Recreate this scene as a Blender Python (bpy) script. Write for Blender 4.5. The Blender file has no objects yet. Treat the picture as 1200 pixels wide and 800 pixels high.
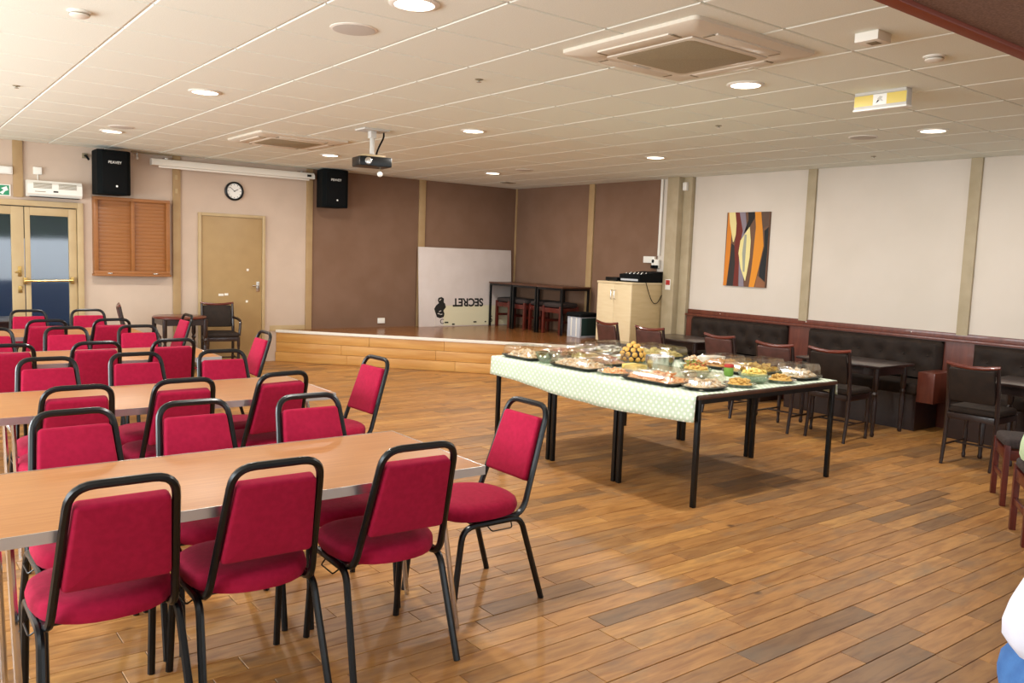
import bpy, bmesh, math, random
from mathutils import Vector, Matrix
rnd = random.Random(7)
PI = math.pi
C = bpy.context.scene.collection
SC = bpy.context.scene

# ------------------------------------------------------------------ camera
EYE = 1.58
yaw, pitch, roll, FPX = .6548, .1011, .036, 981.0
fwd = Vector((math.sin(yaw)*math.cos(pitch), math.cos(yaw)*math.cos(pitch), -math.sin(pitch)))
rgt = Vector((math.cos(yaw), -math.sin(yaw), 0)); upv = rgt.cross(fwd)
r2 = rgt*math.cos(roll)+upv*math.sin(roll); u2 = upv*math.cos(roll)-rgt*math.sin(roll)
cam_d = bpy.data.cameras.new('camera'); cam = bpy.data.objects.new('camera', cam_d); C.objects.link(cam)
mw = Matrix((( r2.x,u2.x,-fwd.x,0),(r2.y,u2.y,-fwd.y,0),(r2.z,u2.z,-fwd.z,EYE),(0,0,0,1)))
cam.matrix_world = mw
cam_d.sensor_width = 36; cam_d.lens = FPX/1200*36; cam_d.clip_start = .02; cam_d.clip_end = 200
SC.camera = cam

# ------------------------------------------------------------------ world, daylight, exposure
SC.view_settings.view_transform = 'Standard'; SC.view_settings.look = 'None'
SC.view_settings.gamma = 1; SC.view_settings.use_curve_mapping = False
SC.view_settings.exposure = -0.44
w = bpy.data.worlds.new('world'); SC.world = w; w.use_nodes = True
w.node_tree.nodes['Background'].inputs[0].default_value = (.80, .88, 1, 1)
w.node_tree.nodes['Background'].inputs[1].default_value = 2.2
def area(name, loc, rot, sx, sy, power, col=(1, 1, 1)):
    l = bpy.data.lights.new(name, 'AREA'); l.shape = 'RECTANGLE'; l.size = sx; l.size_y = sy
    l.energy = power; l.color = col
    o = bpy.data.objects.new(name, l); C.objects.link(o); o.location = loc; o.rotation_euler = rot
    return o
DAY = (.90, .975, 1)
WIN_LEFT = [(1.2, 3.9), (4.4, 7.1), (7.6, 10.3)]          # windows of the left wall, y ranges
WIN_REAR = [(-1.0, 1.8), (2.4, 5.2), (5.8, 8.4)]          # windows of the wall behind the camera, x ranges
for a, b in WIN_LEFT:
    area('daylight_left', (-2.14, (a+b)/2, 1.55), (0, -PI/2, 0), 1.5, b-a, 200, DAY)
for a, b in WIN_REAR:
    area('daylight_rear', ((a+b)/2, -3.02, 1.50), (PI/2-.55, 0, 0), b-a, 1.6, 45, DAY)

# ------------------------------------------------------------------ helpers
def lin(hx):
    hx = hx.lstrip('#'); out = []
    for i in (0, 2, 4):
        v = int(hx[i:i+2], 16)/255
        out.append(v/12.92 if v <= .04045 else ((v+.055)/1.055)**2.4)
    return (*out, 1)
MATS = {}
def mat(name, col, rough=.6, metal=0, col2=None, scale=12, stretch=(1, 1, 1), bump=0, spec=.5, emit=None, estr=0, coat=0, sheen=0, detail=4, world=False, bscale=None):
    if name in MATS: return MATS[name]
    m = bpy.data.materials.new(name); m.use_nodes = True; nt = m.node_tree; N = nt.nodes; L = nt.links
    p = N['Principled BSDF']
    p.inputs['Base Color'].default_value = lin(col); p.inputs['Roughness'].default_value = rough
    p.inputs['Metallic'].default_value = metal; p.inputs['Specular IOR Level'].default_value = spec
    p.inputs['Coat Weight'].default_value = coat; p.inputs['Sheen Weight'].default_value = sheen
    if emit: p.inputs['Emission Color'].default_value = lin(emit); p.inputs['Emission Strength'].default_value = estr
    if col2 or bump:
        tc = N.new('ShaderNodeTexCoord'); mp = N.new('ShaderNodeMapping'); mp.inputs['Scale'].default_value = stretch
        if world:
            g = N.new('ShaderNodeNewGeometry'); L.new(g.outputs['Position'], mp.inputs['Vector'])
        else: L.new(tc.outputs['Object'], mp.inputs['Vector'])
        nz = N.new('ShaderNodeTexNoise'); nz.inputs['Scale'].default_value = scale; nz.inputs['Detail'].default_value = detail
        L.new(mp.outputs[0], nz.inputs['Vector'])
        if col2:
            mx = N.new('ShaderNodeMix'); mx.data_type = 'RGBA'
            mx.inputs['A'].default_value = lin(col); mx.inputs['B'].default_value = lin(col2)
            rp = N.new('ShaderNodeMapRange'); rp.inputs['From Min'].default_value = .35; rp.inputs['From Max'].default_value = .65
            L.new(nz.outputs[0], rp.inputs['Value']); L.new(rp.outputs[0], mx.inputs['Factor']); L.new(mx.outputs['Result'], p.inputs['Base Color'])
        if bump:
            b = N.new('ShaderNodeBump'); b.inputs['Strength'].default_value = bump; b.inputs['Distance'].default_value = .004
            src = nz
            if bscale:
                src = N.new('ShaderNodeTexNoise'); src.inputs['Scale'].default_value = bscale; L.new(tc.outputs['Object'], src.inputs['Vector'])
            L.new(src.outputs[0], b.inputs['Height']); L.new(b.outputs[0], p.inputs['Normal'])
    MATS[name] = m
    return m
def clear_plastic(name, tint='#ffffff', gloss=.25, rough=.08):
    m = bpy.data.materials.new(name); m.use_nodes = True; nt = m.node_tree; N = nt.nodes
    for n in list(N): N.remove(n)
    out = N.new('ShaderNodeOutputMaterial'); t = N.new('ShaderNodeBsdfTransparent'); g = N.new('ShaderNodeBsdfGlossy'); mx = N.new('ShaderNodeMixShader')
    t.inputs[0].default_value = lin(tint); g.inputs['Roughness'].default_value = rough; mx.inputs[0].default_value = gloss
    nt.links.new(t.outputs[0], mx.inputs[1]); nt.links.new(g.outputs[0], mx.inputs[2]); nt.links.new(mx.outputs[0], out.inputs[0])
    MATS[name] = m; return m

class MB:
    def __init__(s): s.v = []; s.f = []
    def add(s, vs, fs, M=None):
        o = len(s.v)
        s.v += [tuple(M @ Vector(p)) if M else tuple(p) for p in vs]
        s.f += [tuple(i+o for i in f) for f in fs]; return s
    def box(s, x0, x1, y0, y1, z0, z1, M=None):
        v = [(x0,y0,z0),(x1,y0,z0),(x1,y1,z0),(x0,y1,z0),(x0,y0,z1),(x1,y0,z1),(x1,y1,z1),(x0,y1,z1)]
        return s.add(v, [(3,2,1,0),(4,5,6,7),(0,1,5,4),(1,2,6,5),(2,3,7,6),(3,0,4,7)], M)
    def cbox(s, x0, x1, y0, y1, z0, z1, c=.006, M=None):      # chamfered box
        bm = bmesh.new(); bmesh.ops.create_cube(bm, size=1)
        for v in bm.verts: v.co = ((x0+x1)/2+v.co.x*(x1-x0), (y0+y1)/2+v.co.y*(y1-y0), (z0+z1)/2+v.co.z*(z1-z0))
        bmesh.ops.bevel(bm, geom=bm.edges[:], offset=c, segments=2, affect='EDGES', profile=.6)
        bm.verts.index_update(); s.add([v.co[:] for v in bm.verts], [[v.index for v in f.verts] for f in bm.faces], M); bm.free(); return s
    def loft(s, rings, cap0=True, cap1=True, M=None):
        n = len(rings[0]); v = [p for r in rings for p in r]; f = []
        for k in range(len(rings)-1):
            for i in range(n):
                j = (i+1) % n; f.append((k*n+i, k*n+j, (k+1)*n+j, (k+1)*n+i))
        if cap0: f.append(tuple(reversed(range(n))))
        if cap1: f.append(tuple(range((len(rings)-1)*n, len(rings)*n)))
        return s.add(v, f, M)
    def lathe(s, prof, seg=20, c=(0,0,0), M=None):
        rings = [[(c[0]+r*math.cos(2*PI*i/seg), c[1]+r*math.sin(2*PI*i/seg), c[2]+z) for i in range(seg)] for r, z in prof]
        return s.loft(rings, M=M)
    def tube(s, pts, r, seg=8, M=None, sq=0):
        pts = [Vector(p) for p in pts]; n = len(pts); rs = r if isinstance(r, (list, tuple)) else [r]*n
        T = [(pts[min(i+1, n-1)]-pts[max(i-1, 0)]).normalized() for i in range(n)]
        up = Vector((0,0,1)) if abs(T[0].z) < .9 else Vector((1,0,0))
        nx = (up-T[0]*up.dot(T[0])).normalized(); rings = []
        for i in range(n):
            nx = (nx-T[i]*nx.dot(T[i])).normalized(); ny = T[i].cross(nx)
            rg = []
            for k in range(seg):
                a = 2*PI*k/seg+(PI/seg if sq else 0)
                rg.append(pts[i]+(nx*math.cos(a)+ny*math.sin(a))*rs[i])
            rings.append(rg)
        return s.loft(rings, M=M)
    def build(s, name, m, parent=None, smooth=40, loc=None, rz=0):
        me = bpy.data.meshes.new(name); me.from_pydata(s.v, [], s.f); me.update()
        me.materials.append(m)
        if smooth:
            me.polygons.foreach_set('use_smooth', [True]*len(me.polygons)); me.set_sharp_from_angle(angle=math.radians(smooth))
        o = bpy.data.objects.new(name, me); C.objects.link(o)
        if parent: o.parent = parent
        if loc: o.location = loc
        o.rotation_euler.z = rz
        return o
def fillet(pts, r, n=5):
    pts = [Vector(p) for p in pts]; out = [pts[0]]
    for i in range(1, len(pts)-1):
        a, b, c = pts[i-1], pts[i], pts[i+1]
        d = min(r, (a-b).length*.49, (c-b).length*.49)
        p, q = b+(a-b).normalized()*d, b+(c-b).normalized()*d
        for k in range(n+1):
            t = k/n; out.append(p*(1-t)**2+b*2*t*(1-t)+q*t*t)
    return out+[pts[-1]]
def rrect(w, h, r, n=4, cx=0, cy=0):
    out = []
    for sx, sy, a0 in ((1,1,0),(-1,1,90),(-1,-1,180),(1,-1,270)):
        for k in range(n+1):
            a = math.radians(a0+90*k/n); out.append((cx+sx*(w/2-r)+r*math.cos(a), cy+sy*(h/2-r)+r*math.sin(a)))
    return out
def pad(w, h, t, r, e, n=4, bulge=0):     # cushion lying in XY, thickness along z from 0 to t
    rings = []
    for k in range(5):
        a = PI/2*k/4; ins = e*(1-math.sin(a)); rings.append([(x, y, e*(1-math.cos(a))) for x, y in rrect(w-2*ins, h-2*ins, max(r-ins, .004), n)])
    for k in range(5):
        a = PI/2*k/4; ins = e*(1-math.cos(a)); rings.append([(x, y, t-e+e*math.sin(a)) for x, y in rrect(w-2*ins, h-2*ins, max(r-ins, .004), n)])
    rings.append([(x*.55, y*.55, t+bulge) for x, y, z in rings[-1]])
    return rings
def tag(o, label, cat, group=None):
    o['label'] = label; o['category'] = cat
    if group: o['group'] = group
    return o
def struct(o, label=None, cat=None):
    o['kind'] = 'structure'
    if label: o['label'] = label
    if cat: o['category'] = cat
    return o
def thing(name, label, cat, loc=(0,0,0), rz=0, group=None):
    o = bpy.data.objects.new(name, None); o.empty_display_size = .1; C.objects.link(o)
    o.location = loc; o.rotation_euler.z = rz
    return tag(o, label, cat, group)
KIDS = {}
def copy_tree(o, parent=None):
    c = o.copy(); C.objects.link(c); c.parent = parent
    for ch in [x for x in bpy.data.objects if x.parent == o] if o.name not in KIDS else KIDS[o.name]:
        copy_tree(ch, c)
    return c
def dup(root, loc, rz, label):
    if root.name not in KIDS:
        def reg(o):
            KIDS[o.name] = [x for x in bpy.data.objects if x.parent == o]
            for k in KIDS[o.name]: reg(k)
        reg(root)
    c = copy_tree(root); c.location = loc; c.rotation_euler.z = rz; c['label'] = label
    return c
def text_mesh(txt, size, name, m, parent, M, extrude=.001, bold=0):
    cu = bpy.data.curves.new('t', 'FONT'); cu.body = txt; cu.size = size; cu.extrude = extrude; cu.offset = bold; cu.align_x = 'CENTER'; cu.align_y = 'CENTER'
    o = bpy.data.objects.new('t', cu); C.objects.link(o)
    dg = bpy.context.evaluated_depsgraph_get(); me = bpy.data.meshes.new_from_object(o.evaluated_get(dg))
    bpy.data.objects.remove(o); bpy.data.curves.remove(cu)
    me.transform(M); me.materials.clear(); me.materials.append(m)
    r = bpy.data.objects.new(name, me); C.objects.link(r); r.parent = parent; return r
def poly_plate(pts, t, M=None, mb=None):      # polygon in XY extruded along z 0..t
    mb = mb or MB(); n = len(pts)
    mb.loft([[(x, y, 0) for x, y in pts], [(x, y, t) for x, y in pts]], M=M); return mb
# plate in a wall facing -Y: local x -> +X, y -> +Z, thickness -> -Y
FACE_Y = Matrix(((1,0,0,0),(0,0,-1,0),(0,1,0,0),(0,0,0,1)))
# wall facing -X: local x -> -Y, y -> +Z, thickness -> -X
FACE_X = Matrix(((0,0,-1,0),(-1,0,0,0),(0,1,0,0),(0,0,0,1)))
def T(x, y, z): return Matrix.Translation((x, y, z))

# ------------------------------------------------------------------ dimensions of the hall
XL, XR, YR, YB, H = -2.2, 8.68, -3.1, 11.3, 2.705

# ------------------------------------------------------------------ materials
def floor_mat():
    m = bpy.data.materials.new('plank_wood'); m.use_nodes = True; nt = m.node_tree; N = nt.nodes; L = nt.links; p = N['Principled BSDF']
    at = N.new('ShaderNodeAttribute'); at.attribute_name = 'tone'
    g = N.new('ShaderNodeNewGeometry')
    off = N.new('ShaderNodeVectorMath'); off.operation = 'MULTIPLY_ADD'
    L.new(at.outputs['Color'], off.inputs[0]); off.inputs[1].default_value = (37, 53, 91); L.new(g.outputs['Position'], off.inputs[2])
    mp = N.new('ShaderNodeMapping'); mp.inputs['Scale'].default_value = (2.2, 13, 1); L.new(off.outputs[0], mp.inputs['Vector'])
    n1 = N.new('ShaderNodeTexNoise'); n1.inputs['Scale'].default_value = 2.2; n1.inputs['Detail'].default_value = 6; n1.inputs['Distortion'].default_value = .6; L.new(mp.outputs[0], n1.inputs['Vector'])
    sep = N.new('ShaderNodeSeparateColor'); L.new(at.outputs['Color'], sep.inputs[0])
    cr = N.new('ShaderNodeValToRGB'); L.new(sep.outputs[0], cr.inputs[0])
    els = cr.color_ramp.elements; els[0].position = 0; els[0].color = lin('#84603a'); els[1].position = 1; els[1].color = lin('#be8c4c')
    for pos, c in ((.12, '#996e3e'), (.34, '#a97840'), (.55, '#af7c42'), (.8, '#b48148')):
        e = els.new(pos); e.color = lin(c)
    gr = N.new('ShaderNodeMix'); gr.data_type = 'RGBA'; gr.blend_type = 'MULTIPLY'; gr.inputs['Factor'].default_value = .75
    rm = N.new('ShaderNodeValToRGB'); rm.color_ramp.elements[0].position = .3; rm.color_ramp.elements[0].color = lin('#bda78e'); rm.color_ramp.elements[1].position = .62; rm.color_ramp.elements[1].color = (1, 1, 1, 1)
    L.new(n1.outputs[0], rm.inputs[0]); L.new(cr.outputs[0], gr.inputs['A']); L.new(rm.outputs[0], gr.inputs['B'])
    # worn grey patches
    n2 = N.new('ShaderNodeTexNoise'); n2.inputs['Scale'].default_value = 1.9; n2.inputs['Detail'].default_value = 8; n2.inputs['Roughness'].default_value = .65
    mp2 = N.new('ShaderNodeMapping'); mp2.inputs['Scale'].default_value = (1.2, 2.6, 1); L.new(off.outputs[0], mp2.inputs['Vector']); L.new(mp2.outputs[0], n2.inputs['Vector'])
    mr = N.new('ShaderNodeMapRange'); mr.inputs['From Min'].default_value = .52; mr.inputs['From Max'].default_value = .72; mr.inputs['To Max'].default_value = .6; L.new(n2.outputs[0], mr.inputs['Value'])
    wr = N.new('ShaderNodeMix'); wr.data_type = 'RGBA'; wr.inputs['B'].default_value = lin('#6e5f4e'); L.new(mr.outputs[0], wr.inputs['Factor']); L.new(gr.outputs['Result'], wr.inputs['A'])
    # knots
    vo = N.new('ShaderNodeTexVoronoi'); vo.inputs['Scale'].default_value = 1.7; L.new(off.outputs[0], vo.inputs['Vector'])
    kr = N.new('ShaderNodeMapRange'); kr.inputs['From Min'].default_value = .02; kr.inputs['From Max'].default_value = .06; kr.inputs['To Min'].default_value = .75; kr.inputs['To Max'].default_value = 0; L.new(vo.outputs['Distance'], kr.inputs['Value'])
    kx = N.new('ShaderNodeMix'); kx.data_type = 'RGBA'; kx.inputs['B'].default_value = lin('#4a2e18'); L.new(kr.outputs[0], kx.inputs['Factor']); L.new(wr.outputs['Result'], kx.inputs['A'])
    L.new(kx.outputs['Result'], p.inputs['Base Color'])
    rr = N.new('ShaderNodeMapRange'); rr.inputs['To Min'].default_value = .34; rr.inputs['To Max'].default_value = .55; L.new(n2.outputs[0], rr.inputs['Value']); L.new(rr.outputs[0], p.inputs['Roughness'])
    p.inputs['Specular IOR Level'].default_value = .42
    b = N.new('ShaderNodeBump'); b.inputs['Strength'].default_value = .12; b.inputs['Distance'].default_value = .002; L.new(n1.outputs[0], b.inputs['Height']); L.new(b.outputs[0], p.inputs['Normal'])
    MATS['plank'] = m; return m
floor_mat()
mat('gap', '#2a1b10', .9)
mat('tile', '#eaede3', .9, col2='#e4e7db', scale=160, bump=.15, detail=2)
mat('ceil_grid', '#e9ebe9', .6)
mat('wall_tan', '#c6b19e', .85, col2='#bfaa97', scale=2.5, bump=.04, bscale=300)
mat('wall_brown', '#7d5f4b', .9, col2='#775944', scale=3, bump=.12, bscale=420)
mat('wall_cream', '#d8cdc0', .8, col2='#d3c8ba', scale=1.5, bump=.04, bscale=300)
mat('post_tan', '#aa8d64', .6, col2='#a2845b', scale=6)
mat('post_grey', '#b0a083', .6, col2='#a69678', scale=6)
mat('door_tan', '#a58759', .5, col2='#9f8154', scale=5)
mat('frame_tan', '#b8a077', .5, col2='#b1986f', scale=5)
mat('white_plastic', '#e8e4da', .4)
mat('white_paint', '#e6e0d4', .55)
mat('ac_plastic', '#d6ccbb', .5)
mat('ac_grille', '#86795f', .7)
mat('black_gloss', '#050708', .3, col2='#0a0d0f', scale=40, spec=.4)
mat('black_matte', '#050708', .85, spec=.2)
mat('speaker_black', '#040809', .85, col2='#070c0d', scale=60, bump=.2, spec=.15)
mat('chair_black', '#06090b', .3, col2='#0b0f12', scale=35, spec=.4)
mat('red_cloth', '#a4143a', .9, col2='#981034', scale=45, spec=.2, sheen=.03, bump=.25, bscale=700)
mat('table_lam', '#a97340', .42, col2='#9d6737', scale=3, stretch=(1.2, 26, 1), spec=.4)
mat('chrome', '#d0d0d2', .18, 1)
mat('alu', '#c9c8c6', .32, .9)
mat('steel', '#cfcdc8', .25, 1)
mat('wood_red', '#6a2b1e', .3, col2='#57221a', scale=5, stretch=(1, 1, 8), coat=.3)
mat('wood_dark', '#26120e', .35, col2='#1d0d0a', scale=5, stretch=(1, 1, 8), coat=.3)
mat('wood_stool', '#5e2117', .35, col2='#4c1a12', scale=5, stretch=(6, 6, 1), coat=.25)
mat('wood_orange', '#97602f', .4, col2='#8f592a', scale=4, stretch=(1, 1, 14))
mat('wood_panel', '#6e3829', .35, col2='#5d2d21', scale=4, stretch=(8, 8, 1), coat=.3)
mat('fascia_wood', '#cf9c55', .45, col2='#c08842', scale=2.2, stretch=(1, 1, 9))
mat('deck_wood', '#8a5a30', .22, col2='#7b4d28', scale=3, stretch=(1.4, 1.4, 1), spec=.5)
mat('dark_leather', '#2a1e16', .75, col2='#211711', scale=14, bump=.15, spec=.3)
mat('brown_leather', '#522f28', .6, col2='#462720', scale=14, bump=.15)
mat('stool_cloth', '#3a2d29', .9, col2='#261d1b', scale=60, bump=.3)
mat('beech', '#dfcba5', .45, col2='#dbc59c', scale=4, stretch=(1, 1, 8))
mat('beech_shaded', '#c9b186', .5, col2='#c3aa7e', scale=4, stretch=(1, 1, 8))  # same beech, darkened: shade on the cupboard side put into the colour
mat('top_brown', '#5a3826', .35, col2='#4b2e20', scale=6)
mat('soffit', '#86695a', .95, col2='#6d5345', scale=120, bump=.4)
mat('soffit_trim', '#7a3520', .4)
mat('green_dark', '#17332e', .7)
mat('amp_grey', '#b4b6bc', .5)
mat('foam_board', '#d2c6bf', .6, col2='#cbbeb6', scale=3)
mat('foam_cream', '#d8cfae', .6)
mat('ink', '#15140f', .7)
mat('brass', '#b89a5c', .3, 1)
mat('lamp_disc', '#ffffff', .5, emit='#fff1dc', estr=9)
mat('yellow_sign', '#d8bf5a', .4)
mat('green_sign', '#12865a', .4)
mat('clock_face', '#e9e7e1', .4)
mat('tray_black', '#0a0b0d', .3)
mat('foil', '#d3d2cf', .22, 1, bump=.7, bscale=60)
mat('bread', '#f0e8d6', .8, col2='#d0a468', scale=38)
mat('egg', '#ddd08c', .8, col2='#c9b45e', scale=35)
mat('pastry', '#c98a3f', .7, col2='#e0b070', scale=45)
mat('prawn', '#d98644', .7, col2='#e8c49a', scale=42)
mat('salad', '#5f8f3a', .7, col2='#c05a3a', scale=28)
mat('pasta', '#dcc06a', .6, col2='#b88a3a', scale=45)
mat('crisps', '#d7b162', .7, col2='#b98b3c', scale=55)
mat('meat', '#a8644c', .7, col2='#d9b59a', scale=30)
mat('choux', '#e0b45e', .7, col2='#d39f48', scale=20)
mat('choc', '#2a130b', .4)
mat('cake', '#ead27a', .6, col2='#dcbf60', scale=30)
mat('paper', '#eceae4', .6)
mat('red_lid', '#b3322c', .4)
mat('label_green', '#6f9a3a', .5)
mat('skin', '#c99a80', .5); mat('shirt', '#d9d9e2', .85, col2='#cbcbd8', scale=8, bump=.3, bscale=14)
mat('jeans', '#3f6ea8', .85, col2='#345f98', scale=30, bump=.2, bscale=400)
mat('hair', '#3a281c', .6, col2='#2b1d14', scale=40); mat('shoe', '#26242a', .6)
mat('hedge', '#2c3a2a', .9, col2='#1d2820', scale=3); mat('tarmac', '#5c6470', .9, col2='#505862', scale=5); mat('car_white', '#f2f2f2', .3)
clear_plastic('lid', '#fbfaf5', .22, .10); clear_plastic('glass_clear', '#dfe8e0', .22, .04)
def frosted():
    m = bpy.data.materials.new('frosted_glass'); m.use_nodes = True; p = m.node_tree.nodes['Principled BSDF']
    p.inputs['Base Color'].default_value = (.80, .86, .88, 1); p.inputs['Transmission Weight'].default_value = 1; p.inputs['Roughness'].default_value = .16; p.inputs['IOR'].default_value = 1.2
    MATS['frosted'] = m
frosted()
def cloth_mat():
    m = bpy.data.materials.new('spotted_cloth'); m.use_nodes = True; nt = m.node_tree; N = nt.nodes; L = nt.links; p = N['Principled BSDF']
    p.inputs['Roughness'].default_value = .6
    at = N.new('ShaderNodeAttribute'); at.attribute_name = 'cloth_uv'
    mp = N.new('ShaderNodeMapping'); mp.inputs['Scale'].default_value = (1/.036, 1/.036, 0); mp.inputs['Rotation'].default_value = (0, 0, PI/4); L.new(at.outputs['Vector'], mp.inputs['Vector'])
    fr = N.new('ShaderNodeVectorMath'); fr.operation = 'FRACTION'; L.new(mp.outputs[0], fr.inputs[0])
    sb = N.new('ShaderNodeVectorMath'); sb.operation = 'SUBTRACT'; sb.inputs[1].default_value = (.5, .5, 0); L.new(fr.outputs[0], sb.inputs[0])
    ln = N.new('ShaderNodeVectorMath'); ln.operation = 'LENGTH'; L.new(sb.outputs[0], ln.inputs[0])
    mr = N.new('ShaderNodeMapRange'); mr.inputs['From Min'].default_value = .24; mr.inputs['From Max'].default_value = .30; L.new(ln.outputs['Value'], mr.inputs['Value'])
    mx = N.new('ShaderNodeMix'); mx.data_type = 'RGBA'; mx.inputs['A'].default_value = lin('#f0f2e6'); mx.inputs['B'].default_value = lin('#c3d3ba'); L.new(mr.outputs[0], mx.inputs['Factor']); L.new(mx.outputs['Result'], p.inputs['Base Color'])
    MATS['cloth'] = m
cloth_mat()
G = MATS

# ------------------------------------------------------------------ floor
floor = struct(MB().box(XL, XR, YR, YB, -.12, -.006).build('floor', G['gap'], smooth=0), 'worn honey-brown hardwood plank floor of the hall', 'floor')
PW = .118
rows = []; y = .25
stuff = MB(); stuff_t = []; near = []
def in_view(x, y):
    v = Vector((x, y, -EYE)); d = v.dot(fwd)
    if d < .5: return False
    px = 600+FPX*v.dot(r2)/d; py = 400-FPX*v.dot(u2)/d
    return -40 < px < 1240 and py < 850
while y < YB-.01:
    y1 = min(y+PW, YB); x = XL-rnd.random()*.9
    while x < XR:
        L_ = rnd.uniform(.38, .98); x1 = x+L_
        a, b = max(x, XL), min(x1, XR)
        if b-a > .02:
            dz = rnd.uniform(-.0012, .0006); tone = (rnd.random(), rnd.random(), rnd.random())
            item = (a+.0012, b-.0012, y+.0014, y1-.0014, dz, tone)
            vis = any(in_view(px, (y+y1)/2) for px in (a, (a+b)/2, b))
            (near if vis else rows).append(item)
        x = x1
    y = y1
# the 300 largest in view are single planks, the rest one mesh
near.sort(key=lambda t: (t[2]**2+((t[0]+t[1])/2)**2)/((t[1]-t[0])**.5))
def plank_geo(mb, it):
    a, b, c, d, dz, tn = it; e = .0015
    mb.add([(a,c,-.006),(b,c,-.006),(b,d,-.006),(a,d,-.006),(a,c,dz-e),(b,c,dz-e),(b,d,dz-e),(a,d,dz-e),(a+e,c+e,dz),(b-e,c+e,dz),(b-e,d-e,dz),(a+e,d-e,dz)],
           [(0,1,5,4),(1,2,6,5),(2,3,7,6),(3,0,4,7),(4,5,9,8),(5,6,10,9),(6,7,11,10),(7,4,8,11),(8,9,10,11)])
def set_tone(o, tones, per):
    at = o.data.attributes.new('tone', 'FLOAT_COLOR', 'POINT')
    at.data.foreach_set('color', [c for t in tones for _ in range(per) for c in (*t, 1)])
for it in near[:298]:
    mb = MB(); plank_geo(mb, it); o = mb.build('plank', G['plank'], floor, smooth=0); set_tone(o, [it[5]], 12)
rest = near[298:]+rows
mb = MB()
for it in rest: plank_geo(mb, it)
o = mb.build('planks', G['plank'], floor, smooth=0); set_tone(o, [it[5] for it in rest], 12); o['kind'] = 'stuff'
# plain boards right under the camera
o = MB().box(XL, XR, YR, .249, -.006, 0).build('planks', G['plank'], floor, smooth=0); set_tone(o, [(.5, .5, .5)], 8); o['kind'] = 'stuff'

# ------------------------------------------------------------------ ceiling of lay-in tiles
ceil = struct(MB().box(XL, XR, YR, YB, H+.008, H+.12).build('ceiling', G['ceil_grid'], smooth=0), 'suspended ceiling of white lay-in tiles', 'ceiling')
GX, GY, TS = .4985, 3.12, .6
def tile_mesh(w, d):
    mb = MB(); g = .007; x, y = w/2-g, d/2-g; e = .004
    mb.add([(-x,-y,.008),(x,-y,.008),(x,y,.008),(-x,y,.008),(-x,-y,e),(x,-y,e),(x,y,e),(-x,y,e),(-x+e,-y+e,0),(x-e,-y+e,0),(x-e,y-e,0),(-x+e,y-e,0)],
           [(0,4,5,1),(1,5,6,2),(2,6,7,3),(3,7,4,0),(4,8,9,5),(5,9,10,6),(6,10,11,7),(7,11,8,4),(11,10,9,8)])
    me = bpy.data.meshes.new('ceiling_tile'); me.from_pydata(mb.v, [], mb.f); me.materials.append(G['tile']); return me
tcache = {}
for i in range(-4, 14):
    for j in range(-3, 14):
        x0, x1 = max(GX+TS*i, XL), min(GX+TS*(i+1), XR); y0, y1 = GY+TS*j, min(GY+TS*(j+1), YB)
        if x1-x0 < .05 or y1-y0 < .05: continue
        if i < -1 and j < 2: continue
        k = (round(x1-x0, 3), round(y1-y0, 3))
        if k not in tcache: tcache[k] = tile_mesh(*k)
        o = bpy.data.objects.new('ceiling_tile', tcache[k]); C.objects.link(o); o.parent = ceil; o.location = ((x0+x1)/2, (y0+y1)/2, H-rnd.uniform(0, .0008))

# ------------------------------------------------------------------ walls
wb = struct(MB().box(XL, 0.92, YB, YB+.2, 0, H+.1).box(2.06, XR+.2, YB, YB+.2, 0, H+.1).box(.92, 2.06, YB, YB+.2, 2.03, H+.1).build('wall_back', G['wall_tan'], smooth=0), 'tan back wall with timber cover strips', 'wall')
for a, b in ((5.01, 6.755), (6.875, XR)):
    MB().cbox(a, b, YB-.012, YB, .42, H, .002).build('wall_panel', G['wall_brown'], wb)
for x, ww in ((1.385, .10), (3.15, .095), (4.965, .09), (6.815, .115), (XR-.02, .04)):
    z0 = .42 if x > 4.8 else (2.06 if x < 2 else 0)
    p = MB().cbox(x-ww/2, x+ww/2, YB-.03, YB, z0, H, .003).build('cover_strip', G['post_tan'], wb)
    if 3 < x < 4:
        for zz in (2.43, 2.26): MB().cbox(x-.02, x+.012, YB-.036, YB-.03, zz-.03, zz+.03, .002).build('fixing_plate', G['frame_tan'], p)
MB().cbox(XL, .92, YB-.014, YB, 0, .09, .003).cbox(2.1, 3.4, YB-.014, YB, 0, .09, .003).build('skirting', G['frame_tan'], wb)
MB().cbox(4.40, 5.0, YB-.012, YB, .42, .50, .003).build('skirting', G['frame_tan'], wb)

wr = struct(MB().box(XR, XR+.2, YR, YB+.2, 0, H+.1).build('wall_right', G['wall_cream'], smooth=0), 'cream right wall above the bench seating', 'wall')
for a, b in ((9.50, YB), (8.06, 9.36)):
    MB().cbox(XR-.012, XR, a, b, .42, H, .002).build('wall_panel', G['wall_brown'], wr)
MB().cbox(XR-.03, XR, 9.37, 9.49, .42, H, .003).build('cover_strip', G['post_tan'], wr)
for yy in (5.70, 3.89, 1.6): MB().cbox(XR-.035, XR, yy-.055, yy+.055, .955, H, .003).build('cover_strip', G['post_grey'], wr)
for (a, b) in ((7.44, 5.755), (5.645, 3.945), (3.835, 1.655)):
    MB().cbox(XR-.008, XR, b, a, .97, H, .002).build('wall_panel', G['wall_cream'], wr)
col = MB().cbox(XR-.17, XR, 7.59, 7.79, .0, H, .006).build('column', G['post_grey'], wr)
MB().cbox(XR-.07, XR, 7.45, 7.59, .0, H, .004).build('cover_strip', G['post_grey'], wr)
wl = MB()
ys = [YR-.1]+[v for ab in WIN_LEFT for v in ab]+[YB+.2]
for k in range(0, len(ys), 2): wl.box(XL-.2, XL, ys[k], ys[k+1], 0, H+.1)
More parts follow.
